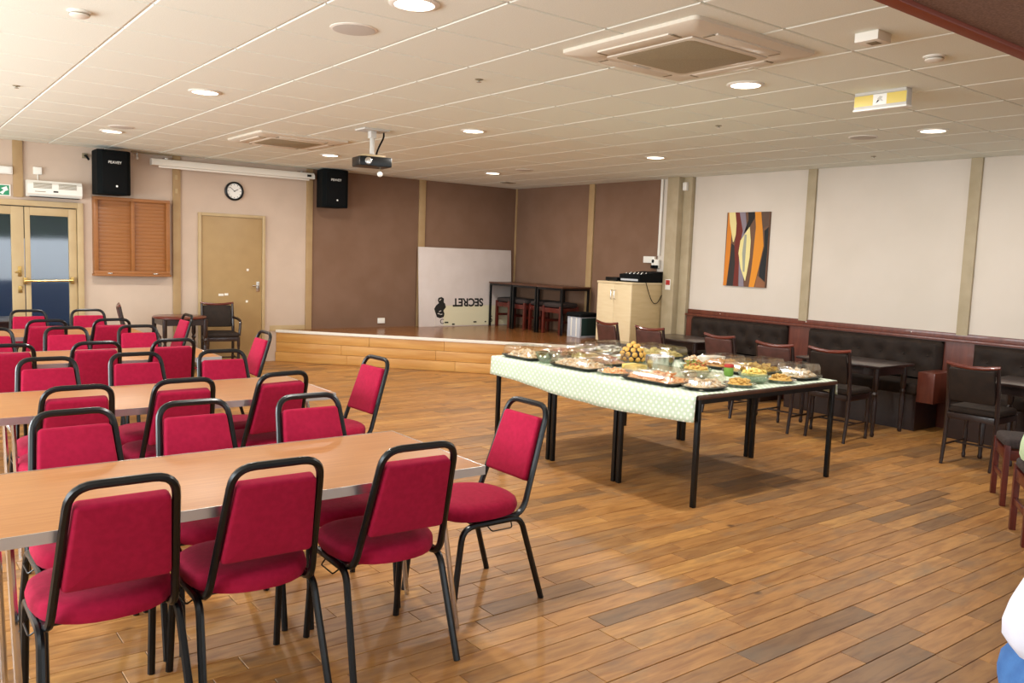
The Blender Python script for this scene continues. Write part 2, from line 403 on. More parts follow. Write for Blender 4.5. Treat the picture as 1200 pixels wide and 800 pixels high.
for a, b in WIN_LEFT: wl.box(XL-.2, XL, a, b, 0, .8).box(XL-.2, XL, a, b, 2.3, H+.1)
struct(wl.build('wall_left', G['wall_cream'], smooth=0), 'cream left wall with windows', 'wall')
wq = MB(); xs = [XL-.2]+[v for ab in WIN_REAR for v in ab]+[XR+.2]
for k in range(0, len(xs), 2): wq.box(xs[k], xs[k+1], YR-.2, YR, 0, H+.1)
for a, b in WIN_REAR: wq.box(a, b, YR-.2, YR, 0, .6).box(a, b, YR-.2, YR, 2.3, H+.1)
struct(wq.build('wall_rear', G['wall_cream'], smooth=0), 'cream rear wall with windows', 'wall')
n = 0
for a, b in WIN_LEFT:
    n += 1; mb = MB()
    for y0, y1, z0, z1 in ((a, b, .8, .86), (a, b, 2.24, 2.3), (a, a+.06, .86, 2.24), (b-.06, b, .86, 2.24), ((a+b)/2-.025, (a+b)/2+.025, .86, 2.24)): mb.box(XL-.12, XL-.06, y0, y1, z0, z1)
    struct(mb.build('window_%d' % n, G['white_paint'], smooth=0))
for a, b in WIN_REAR:
    n += 1; mb = MB()
    for x0, x1, z0, z1 in ((a, b, .6, .66), (a, b, 2.24, 2.3), (a, a+.06, .66, 2.24), (b-.06, b, .66, 2.24), ((a+b)/2-.025, (a+b)/2+.025, .66, 2.24)): mb.box(x0, x1, YR-.12, YR-.06, z0, z1)
    struct(mb.build('window_%d' % n, G['white_paint'], smooth=0))
# dropped bulkhead over the near end of the hall
sf = struct(MB().box(2.2, XR, YR, 1.50, 2.452, H+.02).build('trim_1', G['soffit'], smooth=0), 'dark brown carpeted bulkhead dropped below the ceiling', 'bulkhead')
MB().cbox(2.2, XR, 1.47, 1.525, 2.435, 2.475, .004).build('edge_strip', G['soffit_trim'], sf)
# outdoors behind the glazed doors
struct(MB().box(-8, 12, YB+.2, YB+14, -.16, -.05).build('ground_outside', G['tarmac'], smooth=0), 'grey ground outside the glazed doors', 'ground')

# ------------------------------------------------------------------ glazed double door
d1 = struct(bpy.data.objects.new('door_1', None), 'cream double door with frosted glass panes and a push bar', 'door'); C.objects.link(d1); d1.location = (0, YB, 0)
f = MB()
for x0, x1, z0, z1 in ((.92, .985, 0, 2.03), (1.995, 2.06, 0, 2.03), (.9855, 1.9945, 1.965, 2.03)): f.cbox(x0, x1, -.035, .12, z0, z1, .004)
fr = f.build('door_frame', G['frame_tan'], d1)
for (x0, x1) in ((.99, 1.435), (1.445, 1.99)):
    lf = MB(); s = .10; s2 = .075
    sl, sr = (.075, .13) if x0 < 1.2 else (.055, .085)
    lf.cbox(x0, x0+sl, .01, .055, .01, 1.955, .004).cbox(x1-sr, x1, .01, .055, .01, 1.955, .004).cbox(x0+sl, x1-sr, .01, .055, 1.86, 1.955, .004).cbox(x0+sl, x1-sr, .01, .055, .01, .20, .004)
    l = lf.build('door_leaf', G['frame_tan'], d1)
    MB().box(x0+sl, x1-sr, .028, .036, .20, 1.86).build('pane', G['frosted'], l, smooth=0)
l = d1.children[-1]
MB().tube([(1.43, -.04, 1.09), (1.93, -.04, 1.10)], .012).cbox(1.415, 1.455, -.045, .01, 1.05, 1.13, .004).cbox(1.91, 1.95, -.045, .01, 1.06, 1.14, .004).build('push_bar', G['brass'], l)
MB().tube(fillet([(1.385, .01, 1.20), (1.385, -.05, 1.20), (1.33, -.05, 1.19)], .015), .009).cbox(1.365, 1.405, -.0, .012, 1.14, 1.26, .003).build('lever_handle', G['brass'], d1.children[1])
MB().cbox(1.365, 1.405, -.004, .012, .95, 1.03, .003).build('lock_plate', G['brass'], d1.children[1])
# things behind the frosted glass
hd = tag(MB().cbox(-3, 6, YB+6, YB+7.2, -.05, 3.6, .25).build('hedge', G['hedge']), 'dark green hedge blurred behind the glazed doors', 'hedge')
cr = thing('parked_car', 'parked car with white upper half blurred behind the frosted door panes', 'car', (1.9, YB+3.8, -.05))
sec = [(-2.1,.35),(-2.1,.85),(-1.9,1.02),(1.9,1.02),(2.1,.9),(2.1,.35)]
MB().loft([[(x, -.8, z) for x, z in sec], [(x, .8, z) for x, z in sec]]).build('body', mat('car_blue', '#3a4d6a', .4), cr)
sec = [(-1.35,1.0),(-1.15,1.35),(-.7,1.62),(.7,1.65),(1.2,1.4),(1.5,1.0)]
MB().loft([[(x, -.78, z) for x, z in sec], [(x, .78, z) for x, z in sec]]).build('cabin', G['car_white'], cr)
for x in (-1.3, 1.3):
    for yy in (-.8, .8): MB().lathe([(.31, -.1), (.33, -.06), (.33, .06), (.31, .1)], 18, M=T(x, yy, .33) @ Matrix.Rotation(PI/2, 4, 'X')).build('wheel', G['black_matte'], cr)

# ------------------------------------------------------------------ plain door
d2 = struct(bpy.data.objects.new('door_2', None), 'plain tan flush door beneath the wall clock', 'door'); C.objects.link(d2); d2.location = (0, YB, 0)
f = MB()
for x0, x1, z0, z1 in ((3.42, 3.46, 0, 2.01), (4.28, 4.32, 0, 2.01), (3.4605, 4.2795, 1.97, 2.01)): f.cbox(x0, x1, -.035, 0, z0, z1, .004)
f.build('door_frame', G['frame_tan'], d2)
dl = MB().cbox(3.462, 4.278, -.018, 0, .008, 1.968, .003).build('door_leaf', G['door_tan'], d2)
MB().cbox(4.20, 4.245, -.024, -.018, .97, 1.11, .003).tube(fillet([(4.222, -.02, 1.06), (4.222, -.06, 1.06), (4.13, -.06, 1.055)], .015), .009).build('lever_handle', G['steel'], dl)
for x, z, ww in ((4.08, 1.27, .03), (4.07, .84, .03), (3.72, .93, .07), (3.79, .935, .05)): MB().cbox(x-ww/2, x+ww/2, -.0195, -.018, z-.015, z+.015, .0005).build('paint_scuff', G['white_paint'], dl)

# ------------------------------------------------------------------ corner stage
SZ = .44
P0, P1, P2, P3, P4 = Vector((4.50, 11.3)), Vector((7.62, 7.92)), Vector((7.78, 7.56)), Vector((8.68, 7.56)), Vector((8.68, 11.3))
stage = thing('stage', 'low corner stage with honey wood front boards and pale nosing', 'stage', (0, 0, 0))
poly_plate([tuple(p) for p in (P0, P1, P2, P3, P4)], .03, M=T(0, 0, SZ-.03)).build('deck', G['deck_wood'], stage)
def along(a, b, s0, s1, z0, z1, t, name, m, push=0):
    d = (b-a).normalized(); nrm = Vector((-d.y, d.x))
    if nrm.dot(Vector((-1, -1))) < 0: nrm = -nrm
    p, q = a+d*s0, a+d*s1
    M = Matrix(((d.x, nrm.x, 0, p.x), (d.y, nrm.y, 0, p.y), (0, 0, 1, 0), (0, 0, 0, 1)))
    mb = MB().cbox(0, s1-s0, push-.02, push+t, z0, z1, .003)
    mb.v = [tuple(M @ Vector(v)) for v in mb.v]; mb.f = [tuple(reversed(fc)) for fc in mb.f]
    return mb.build(name, m, stage)
Ls = (P1-P0).length
for zi, (z0, z1, push) in enumerate(((0, .135, .022), (.135, .27, 0), (.27, .405, 0))):
    s = 0
    while s < Ls-.05:
        e = min(s+rnd.uniform(.9, 1.6), Ls)
        if Ls-e < .3: e = Ls
        o = along(P0, P1, s+.0015, e-.0015, z0+.0015, z1-.0015, .012, 'front_board', G['fascia_wood'], push); s = e
along(P0, P1, 0, Ls, .405, SZ+.002, .03, 'nosing', G['white_paint'])
along(P1, P2, 0, (P2-P1).length, 0, .405, .012, 'front_board', G['fascia_wood']); along(P1, P2, 0, (P2-P1).length, .405, SZ+.002, .03, 'nosing', G['white_paint'])
along(P2, P3, 0, .9, 0, .405, .012, 'front_board', G['fascia_wood']); along(P2, P3, 0, .9, .405, SZ+.002, .03, 'nosing', G['white_paint'])

# ------------------------------------------------------------------ red stacking chairs
def make_red_chair():
    t = thing('stacking_chair', '', 'chair', group='red padded stacking chairs')
    R = .0138
    lean = (.155)/(.46)
    half = [(-.182, .10, .412), (-.182, -.15, .405), (-.146, -.31, .888)]
    path = fillet([Vector(p) for p in half+[(.146, -.31, .888), (.182, -.15, .405), (.182, .10, .412)]], .07, 6)
    MB().tube(path, R, 8).build('back_frame', G['chair_black'], t)
    for s in (-1, 1):
        MB().tube(fillet([(s*.205, .240, 0), (s*.20, .19, .402), (s*.20, .02, .402)], .06, 5), .0138, 8).build('leg', G['chair_black'], t)
        MB().tube(fillet([(s*.20, .02, .402), (s*.20, -.125, .402), (s*.218, -.25, 0)], .05, 5), .0138, 8).build('leg', G['chair_black'], t)
        MB().tube(fillet([(s*.20, .06, .392), (s*.224, .05, .372), (s*.224, -.06, .372), (s*.20, -.07, .392)], .01, 3), .003, 5).build('linking_wire', G['black_gloss'], t)
    MB().tube([(-.2, .12, .405), (.2, .12, .405)], .01, 6).tube([(-.2, -.08, .405), (.2, -.08, .405)], .01, 6).build('seat_rail', G['chair_black'], t)
    ring = []
    for k in range(28):
        a = 2*PI*k/28; c_, s_ = math.cos(a), math.sin(a)
        e = .62 if s_ > 0 else .85
        ring.append((math.copysign(abs(c_)**e, c_)*(.215 if s_ > 0 else .212), math.copysign(abs(s_)**e, s_)*.214))
    R_ = []
    for sc, z in ((.90, .414), (.97, .420), (1, .435), (1, .452), (.975, .470), (.90, .482), (.7, .488), (.35, .490)): R_.append([(x*sc, y*sc+.025, z) for x, y in ring])
    MB().loft(R_).build('seat', G['red_cloth'], t)
    # back pad in the leaning plane of the frame
    ang = math.atan2(.16, .483)
    M = T(0, -.2415, .690) @ Matrix.Rotation(ang, 4, 'X') @ Matrix.Rotation(PI/2, 4, 'X') @ T(0, 0, -.026)
    rings = pad(.292, .30, .050, .018, .014, 4, .004)
    rings = [[(x*(1+.085*(-y/.15)), y, z) for x, y, z in r] for r in rings]
    MB().loft(rings, M=M).build('backrest', G['red_cloth'], t)
    return t
chair = make_red_chair()
ROWN = ['nearest', 'second', 'third', 'farthest']
def place(first, obj, loc, rz, label):
    if first[0]: obj.location = loc; obj.rotation_euler.z = rz; obj['label'] = label; first[0] = False; return obj
    return dup(obj, loc, rz, label)
_f = [True]
def red(x, ytop, deg, label):          # deg 0 faces +Y ; given the position of the top rail
    a = math.radians(deg)
    place(_f, chair, (x-.31*math.sin(a), ytop+.31*math.cos(a), 0), a, label)
pos = ['left', 'middle', 'right']
# near sides (backs to the camera), far sides, ends
for row, pts in enumerate(((( .57,2.575,0),(1.03,2.555,-1),(1.555,2.54,-2)), ((.765,4.36,1),(1.265,4.39,2),(1.81,4.42,9)), ((.69,6.27,0),(1.22,6.27,2),(1.74,6.30,5)), ((.66,8.13,0),(1.19,8.13,2),(1.71,8.13,2)))):
    for k, (x, yt, dg) in enumerate(pts):
        if row == 0: lb = ['red padded chair with tall black frame, bottom left corner of the photo, back to us', 'red chair in the middle of the three nearest ones with backs to us', 'red chair with back to us at the right corner of the nearest table'][k]
        else: lb = 'red chair, back to us, %s on near side of the %s table' % (pos[k], ROWN[row])
        red(x, yt, dg, lb)
for row, pts in enumerate((((.635,3.74,181),(1.115,3.75,180),(1.63,3.70,179)), ((.80,5.50,180),(1.30,5.56,182),(1.83,5.54,179)), ((.70,7.44,180),(1.22,7.43,180),(1.76,7.45,180)), ((.68,9.30,180),(1.20,9.29,181),(1.73,9.32,180)))):
    for k, (x, yt, dg) in enumerate(pts):
        if row == 3 and k == 0: continue
        red(x, yt, dg, 'red chair facing us, %s on far side of the %s table' % (pos[k], ROWN[row]))
for row, (x, yy, dg) in enumerate(((2.50, 3.105, 90), (2.62, 4.85, 92), (2.56, 6.66, 88), (2.49, 8.53, 90))):
    a = math.radians(dg)
    place(_f, chair, (x-.31*math.sin(a), yy+.31*math.cos(a), 0), a, 'red chair turned sideways at the right end of the %s table' % ROWN[row])

# ------------------------------------------------------------------ folding tables with chrome legs
def make_long_table():
    t = thing('folding_table', '', 'table', group='long wood-effect tables in rows')
    L_, D = 1.8, .76
    MB().cbox(-L_/2+.004, L_/2-.004, -D/2+.004, D/2-.004, .712, .740, .002).build('tabletop', G['table_lam'], t)
    e = MB()
    for x0, x1, y0, y1 in ((-L_/2, L_/2, -D/2, -D/2+.004), (-L_/2, L_/2, D/2-.004, D/2), (-L_/2, -L_/2+.004, -D/2+.004, D/2-.004), (L_/2-.004, L_/2, -D/2+.004, D/2-.004)): e.box(x0, x1, y0, y1, .706, .7415)
    e.build('edge_trim', G['alu'], t, smooth=0)
    for s, it, ib in ((-1, .17, .19), (1, .10, .0)):
        for q in (-1, 1):
            MB().tube([(s*(L_/2-it), q*(D/2-.20), .71), (s*(L_/2-ib), q*(D/2-.17), 0)], .0115, 8).build('leg', G['chrome'], t)
        MB().tube([(s*(L_/2-it-.004), -(D/2-.195), .62), (s*(L_/2-it-.004), D/2-.195, .62)], .009, 8).build('cross_bar', G['chrome'], t)
    return t
lt = make_long_table(); _f = [True]
for row, (xr, y0) in enumerate(((1.935, 2.665), (2.16, 4.50), (2.11, 6.38), (2.04, 8.22))):
    place(_f, lt, (xr-.9, y0+.38, 0), 0, ['nearest long wood-effect table with bright metal edge', 'second long wood-effect table from the front', 'third long wood-effect table from the front', 'farthest long wood-effect table, by the glazed doors'][row])

# ------------------------------------------------------------------ buffet tables, cloth, food
def make_steel_table(w=1.58, d=.735, hh=.735, ov=0, name='steel_table'):
    t = thing(name, '', 'table')
    MB().cbox(-w/2, w/2, -d/2+.001, d/2-.001, hh-.024, hh, .004).build('tabletop', G['top_brown'], t)
    MB().box(-w/2+.012, w/2-.012, -d/2+.01, -d/2+.035, hh-.055, hh-.024).box(-w/2+.012, w/2-.012, d/2-.035, d/2-.01, hh-.055, hh-.024).box(-w/2+.012, -w/2+.037, -d/2+.035, d/2-.035, hh-.055, hh-.024).box(w/2-.037, w/2-.012, -d/2+.035, d/2-.035, hh-.055, hh-.024).build('frame', G['black_gloss'], t, smooth=0)
    for sx in (-1, 1):
        for sy in (-1, 1):
            x, y = sx*(w/2-.027), sy*(d/2-.025)
            MB().cbox(x-.0155, x+.0155, y-.0155, y+.0155, 0, hh-.024, .003).build('leg', G['black_gloss'], t)
    return t
st = make_steel_table(); _f = [True]
BX0, BX1, BY0 = 4.17, 5.75, 3.45
for k, lb in enumerate(('black-legged buffet table nearest to us, bare brown edge showing', 'middle one of the three buffet tables under the spotted cloth', 'buffet table nearest to the stage under the spotted cloth')):
    o = place(_f, st, ((BX0+BX1)/2, BY0+.3675+.735*k, 0), 0, lb); o['group'] = 'steel-framed buffet tables'
BY1 = BY0+.735*3
def make_cloth():
    ny, prof = 60, []
    verts, uv, faces = [], [], []
    zt = .7385
    cols = 0
    for j in range(ny+1):
        v = j/ny; yy = BY0+.012+(BY1-BY0+.02)*v
        drop = .165+.045*math.sin(PI*min(1, v*1.15))*(1 if v < .87 else .8)-.02*v
        wob = .006*math.sin(v*23)+.004*math.sin(v*51)
        pr = []
        for k in range(6): pr.append((BX0-.016-wob*(1-k/6)-.012*(1-k/6), zt-.008-drop*(1-k/5.) , 'h'))
        pr.append((BX0-.008, zt+.001, 'e'))
        for k in range(13): pr.append((BX0+.012+(BX1-BX0-.024)*k/12, zt+.0015+.0012*math.sin(k*2.1+v*17), 't'))
        dr2 = .05+.05*max(0, 1-v*6)
        pr.append((BX1+.008, zt+.001, 'e'))
        for k in range(1, 4): pr.append((BX1+.012+.004*k, zt-.008-dr2*k/3, 'h'))
        cols = len(pr); s = 0; last = None
        for x, z, _ in pr:
            if last: s += math.hypot(x-last[0], z-last[1])
            last = (x, z); verts.append((x, yy, z)); uv.append((s, yy, 0))
    for j in range(ny):
        for i in range(cols-1):
            a = j*cols+i; faces.append((a, a+1, a+cols+1, a+cols))
    me = bpy.data.meshes.new('tablecloth'); me.from_pydata(verts, [], faces); me.materials.append(G['cloth'])
    at = me.attributes.new('cloth_uv', 'FLOAT_VECTOR', 'POINT'); at.data.foreach_set('vector', [c for u in uv for c in u])
    me.polygons.foreach_set('use_smooth', [True]*len(me.polygons))
    o = bpy.data.objects.new('tablecloth', me); C.objects.link(o)
    sol = o.modifiers.new('thick', 'SOLIDIFY'); sol.thickness = .0016; sol.offset = -1
    tag(o, 'pale green cloth with white spots laid over the buffet tables', 'tablecloth')
make_cloth()
FZ = .7415
def heap(w, d, hgt, seed, nx=14, nd=10, oval=False, base=0.0, chunk=.035):
    r = random.Random(seed); mb = MB()
    n = max(8, int(w*d/(chunk*chunk)*1.3))
    for k in range(n):
        while True:
            x, y = r.uniform(-.5, .5), r.uniform(-.5, .5)
            if not oval or x*x+y*y < .23: break
        fall = 1-(abs(x*2)**3+abs(y*2)**3)*.35
        z = base+hgt*fall*r.uniform(.35, .8)
        M = T(x*(w-chunk), y*(d-chunk), z) @ Matrix.Rotation(r.uniform(0, 6.3), 4, 'Z') @ Matrix.Rotation(r.uniform(-.6, .6), 4, 'X') @ Matrix.Rotation(r.uniform(-.6, .6), 4, 'Y')
        a, b, c = chunk*r.uniform(.7, 1.2), chunk*r.uniform(.5, .9), chunk*r.uniform(.3, .5)
        mb.cbox(-a/2, a/2, -b/2, b/2, -c/2, c/2, c*.28, M)
    rr = rrect(w, d, min(w, d)*(.49 if oval else .12), 4)
    mb.loft([[(x*.98, y*.98, base) for x, y in rr], [(x*.97, y*.97, base+hgt*.25) for x, y in rr], [(x*.6, y*.6, base+hgt*.5) for x, y in rr]])
    return mb
def lid_rings(w, d, r, z0, hh, dome):
    rings = [[(x, y, z0) for x, y in rrect(w, d, r, 5)], [(x, y, z0+.008) for x, y in rrect(w, d, r, 5)], [(x, y, z0+.010) for x, y in rrect(w-.02, d-.02, r-.01, 5)]]
    for k in range(1, 6):
        a = PI/2*k/5; ins = .02+dome*(1-math.cos(a)); rings.append([(x, y, z0+.010+(hh-.01)*math.sin(a)) for x, y in rrect(w-ins, d-ins, max(r-ins/2, .01), 5)])
    return rings
def tray(x, y, w, d, rz, food, label, lidh=.080, seed=0, r=.04, base='tray_black', hf=.07, chunk=.045):
    t = thing('food_tray', label, 'food tray', (x, y, FZ), math.radians(rz), 'covered party food trays')
    b = [[(a, c, .001) for a, c in rrect(w-.05, d-.05, r, 5)], [(a, c, .016) for a, c in rrect(w-.008, d-.008, r, 5)], [(a, c, .024) for a, c in rrect(w, d, r, 5)], [(a, c, .024) for a, c in rrect(w-.02, d-.02, r-.01, 5)], [(a, c, .006) for a, c in rrect(w-.055, d-.055, r-.01, 5)]]
    MB().loft(b).build('base', G[base], t)
    f = heap(w-.07, d-.07, hf, seed, base=.007, chunk=chunk).build('food', G[food], t); f['kind'] = 'stuff'
    if lidh: MB().loft(lid_rings(w-.004, d-.004, r, .0245, lidh, .05), cap0=False).build('lid', G['lid'], t)
    return t
def bowl(x, y, rad, hh, m, food, label, seed=0, hf=.04, name='serving_bowl', chunk=.03, straight=False):
    t = thing(name, label, 'bowl', (x, y, FZ), 0, 'bowls and dishes on the buffet')
    pr = [(rad*(.92 if straight else .6), 0.0005), (rad*(.97 if straight else .82), hh*.35), (rad, hh), (rad-.006, hh), (rad*(.96 if straight else .80)-.005, hh*.38), (rad*(.9 if straight else .56), .006)]
    MB().lathe(pr, 28).build('dish', G[m], t)
    if food:
        o = heap(rad*1.62, rad*1.62, hf, seed, oval=True, base=hh*.72, chunk=chunk).build('food', G[food], t); o['kind'] = 'stuff'
    return t
def dish(x, y, w, d, rz, m, food, label, seed=0, hf=.035, chunk=.03, hh=.022):
    t = thing('foil_platter', label, 'platter', (x, y, FZ), math.radians(rz), 'open platters on the buffet')
    el = lambda sx, sy, z: [(sx/2*math.cos(2*PI*k/32), sy/2*math.sin(2*PI*k/32), z) for k in range(32)]
    MB().loft([el(w*.7, d*.7, .001), el(w*.86, d*.86, hh*.8), el(w, d, hh), el(w*.98, d*.98, hh-.002), el(w*.84, d*.84, hh*.7), el(w*.66, d*.66, .005)]).build('plate', G[m], t)
    o = heap(w*.72, d*.72, hf, seed, oval=True, base=.008, chunk=chunk).build('food', G[food], t); o['kind'] = 'stuff'
    return t
tray(4.34, 5.42, .30, .40, 0, 'bread', 'covered tray of pale sandwiches at the far left corner of the buffet', seed=1)
tray(4.78, 5.44, .40, .28, 0, 'meat', 'covered tray behind the glass bowl at the stage end of the buffet', seed=2)
bowl(4.30, 5.12, .105, .085, 'glass_clear', None, 'small empty-looking clear glass bowl at the left edge of the buffet')
tray(4.74, 5.15, .30, .22, 0, 'egg', 'covered tray of yellow egg sandwiches behind the long front tray', seed=4)
tray(4.35, 4.78, .30, .46, 0, 'bread', 'long covered sandwich tray on the left cloth edge, second from the stage', seed=5)
tray(5.28, 5.46, .42, .26, 0, 'foil', 'covered foil tray at the back by the brown chairs', base='tray_black', seed=6)
tray(4.70, 4.86, .26, .34, 0, 'meat', 'covered tray of brown meat slices left of the choux bun tower', seed=7)
tray(5.56, 5.08, .30, .47, 0, 'egg', 'long covered pale tray at the back behind the choux buns', seed=9)
dish(4.36, 4.41, .28, .26, 0, 'foil', 'prawn', 'foil plate of orange snacks on the left cloth edge', seed=10)
tray(4.385, 3.995, .33, .48, 2, 'prawn', 'large covered tray of pink and orange bites on the left cloth edge', seed=12)
dish(5.30, 4.87, .34, .26, 0, 'foil', 'prawn', 'platter of bright orange snacks behind the steel bowl', seed=13, hf=.05)
dish(5.58, 4.70, .26, .24, 0, 'tray_black', 'bread', 'black plate with foil and bread rolls at the back of the buffet', seed=15, hf=.05)
bowl(4.90, 4.47, .115, .105, 'steel', 'paper', 'round stainless steel bowl in the middle of the buffet', seed=14, hf=.012, straight=True)
bowl(5.05, 4.24, .115, .05, 'glass_clear', 'salad', 'bowl of green salad with red tomato beside the steel bowl', seed=16, hf=.06)
tray(5.50, 4.34, .36, .28, 0, 'pastry', 'covered tray of pastries right of the white box', seed=18)
bowl(4.80, 4.02, .12, .07, 'glass_clear', 'pasta', 'clear glass bowl of pasta salad behind the front trays', seed=19)
tray(4.44, 3.635, .34, .24, 0, 'bread', 'covered oval sandwich tray at the near corner of the buffet', seed=20, r=.11)
dish(4.77, 3.60, .23, .23, 0, 'foil', 'crisps', 'foil dish of crisps in the near row of the buffet', seed=21, hf=.055)
tray(5.47, 4.00, .50, .28, 0, 'pasta', 'long covered tray of golden food near the far table edge', seed=22, lidh=.092, hf=.08)
bowl(5.02, 3.67, .115, .075, 'glass_clear', 'cake', 'glass bowl of yellow food in the near row of the buffet', seed=23, hf=.05)
dish(5.24, 3.60, .24, .22, 0, 'foil', 'crisps', 'foil dish of pale crisps beside the rightmost tray', seed=24, hf=.055)
tray(5.55, 3.66, .30, .26, 0, 'bread', 'rightmost covered tray of bread rolls on the near corner of the buffet', seed=25, lidh=.092, hf=.08)
# choux bun tower
t = thing('choux_bun_tower', 'round tower of golden choux buns with chocolate', 'dessert', (5.0, 4.86, FZ))
MB().lathe([(.085, .0005), (.125, .012), (.13, .016), (.08, .008)], 26).build('plate', G['glass_clear'], t)
def sph(r, seg=9, n=6): return [(max(.0004, r*math.sin(PI*k/n)), -r*math.cos(PI*k/n)) for k in range(n+1)]
bun = None
for lay, (rr, nn, z) in enumerate(((.085, 10, .035), (.088, 10, .072), (.066, 8, .107), (.038, 5, .135), (0, 1, .155))):
    for k in range(nn):
        a = 2*PI*(k+.5*lay)/nn; p = (rr*math.cos(a), rr*math.sin(a), z)
        if bun is None: bun = MB().lathe(sph(.0235), 9).build('choux_bun', G['choux'], t); o = bun
        else: o = bun.copy(); C.objects.link(o)
        o.location = p
MB().lathe([(.06, .02), (.098, .035), (.099, .07), (.079, .105), (.045, .14), (.012, .152)], 14).build('chocolate_core', G['choc'], t)
# cake slab, white box, sauce pot
t = thing('cake_slab', 'small yellow cake slab in front of the choux bun tower', 'cake', (4.70, 4.545, FZ)); MB().loft(pad(.13, .16, .04, .012, .008)).build('sponge', G['cake'], t)
MB().cbox(-.075, .075, -.09, .09, .0005, .004, .001).build('cake_board', G['foil'], t)
t = thing('cake_box', 'flat white cardboard box at the back of the buffet', 'box', (5.60, 4.50+.0, FZ), 0)
t.location = (5.62, 4.56-.0, FZ); t.location.y = 4.545
MB().cbox(-.11, .11, -.055, .055, .0005, .055, .002).build('box_base', G['paper'], t); MB().cbox(-.113, .113, -.058, .058, .050, .062, .002).build('box_lid', G['paper'], t)
t = thing('sauce_pot', 'small sauce pot with red top and green label among the bowls', 'pot', (5.13, 3.98, FZ)); MB().lathe([(.03, .0005), (.036, .01), (.036, .06), (.03, .066)], 18).build('jar', G['label_green'], t); MB().lathe([(.034, .066), (.036, .07), (.036, .085), (.03, .088)], 18).build('lid', G['red_lid'], t)

# ------------------------------------------------------------------ dark dining chairs
def make_dining_chair(arms=False, upholstery='dark_leather', wood='wood_dark', name='dining_chair'):
    t = thing(name, '', 'chair')
    w_, d_ = .40, .42
    for s in (-1, 1):
        MB().tube([(s*.19, -.235, 0), (s*.19, -.20, .22), (s*.19, -.19, .44), (s*.19, -.205, .62), (s*.19, -.245, .835)], [.015, .018, .020, .018, .015], 8).build('leg', G[wood], t)
        MB().lathe([(.013, 0), (.017, .03), (.012, .05), (.016, .10), (.019, .22), (.014, .30), (.020, .33), (.020, .40), (.020, .44)], 12, M=T(s*.185, .185, 0)).build('leg', G[wood], t)
        MB().tube([(s*.19, -.20, .16), (s*.185, .185, .16)], .009, 6).build('stretcher', G[wood], t)
        if arms: MB().tube(fillet([(s*.195, -.2, .66), (s*.215, .0, .655), (s*.22, .13, .64), (s*.20, .16, .45)], .05, 4), .017, 8).build('armrest', G[wood], t)
    MB().tube([(-.187, -.01, .16), (.187, -.01, .16)], .009, 6).build('stretcher', G[wood], t)
    MB().cbox(-.18, .18, -.215, -.175, .385, .435, .004).cbox(-.175, .175, .17, .20, .385, .435, .004).cbox(-.203, -.172, -.18, .17, .385, .435, .004).cbox(.172, .203, -.18, .17, .385, .435, .004).build('seat_frame', G[wood], t)
    MB().loft(pad(.405, .41, .055, .04, .02, 4, .012), M=T(0, 0, .433)).build('seat', G[upholstery], t)
    top = [(-.205, -.246, .845), (-.1, -.262, .828), (0, -.266, .822), (.1, -.262, .828), (.205, -.246, .845)]
    MB().tube(top, [.014, .016, .016, .016, .014], 8).build('top_rail', G['wood_red'], t)
    ang = math.atan2(.05, .2)
    M = T(0, -.2305, .675) @ Matrix.Rotation(ang, 4, 'X') @ Matrix.Rotation(PI/2, 4, 'X') @ T(0, 0, -.015)
    MB().loft(pad(.35, .285, .032, .02, .010, 4, .003), M=M).build('backrest', G[upholstery], t)
    return t
dk = make_dining_chair(); _f = [True]
dch = [(6.97, 7.18, -97, 'brown_leather', 'dark chair at the left end of the row, nearest the beech cupboard'), (6.93, 6.50, -86, 'brown_leather', 'dark chair second from the beech cupboard, behind the food trays'),
       (7.00, 5.55, -93, 'brown_leather', 'dark chair third from the beech cupboard, below the abstract painting'), (6.86, 4.80, -88, 'brown_leather', 'dark chair behind the near end of the buffet, left of the black one'),
       (6.95, 4.28, -87, 'dark_leather', 'dark leather chair at the small table, just right of the buffet corner'), (7.03, 3.05, -88, 'dark_leather', 'dark wooden chair standing alone at the right, seen from behind')]
dk2 = make_dining_chair(upholstery='brown_leather'); _f2 = [True]
for x, yy, dg, u, lb in dch:
    a = math.radians(dg); loc = (x+.23*abs(math.sin(a)), yy, 0)
    o = place(_f2 if u == 'brown_leather' else _f, dk2 if u == 'brown_leather' else dk, loc, a, lb); o['group'] = 'dark wood chairs along the bench'
ac = make_dining_chair(arms=True, name='armchair'); ac['label'] = 'dark armchair with black seat in front of the tan door'; ac.location = (3.53, 10.72, 0); ac.rotation_euler.z = math.radians(172)
o = dup(dk2, (2.57, 10.66, 0), math.radians(-101), 'brown chair seen edge-on beneath the wooden wall cabinet'); o['group'] = 'dark chairs by the back wall'; ac['group'] = 'dark chairs by the back wall'

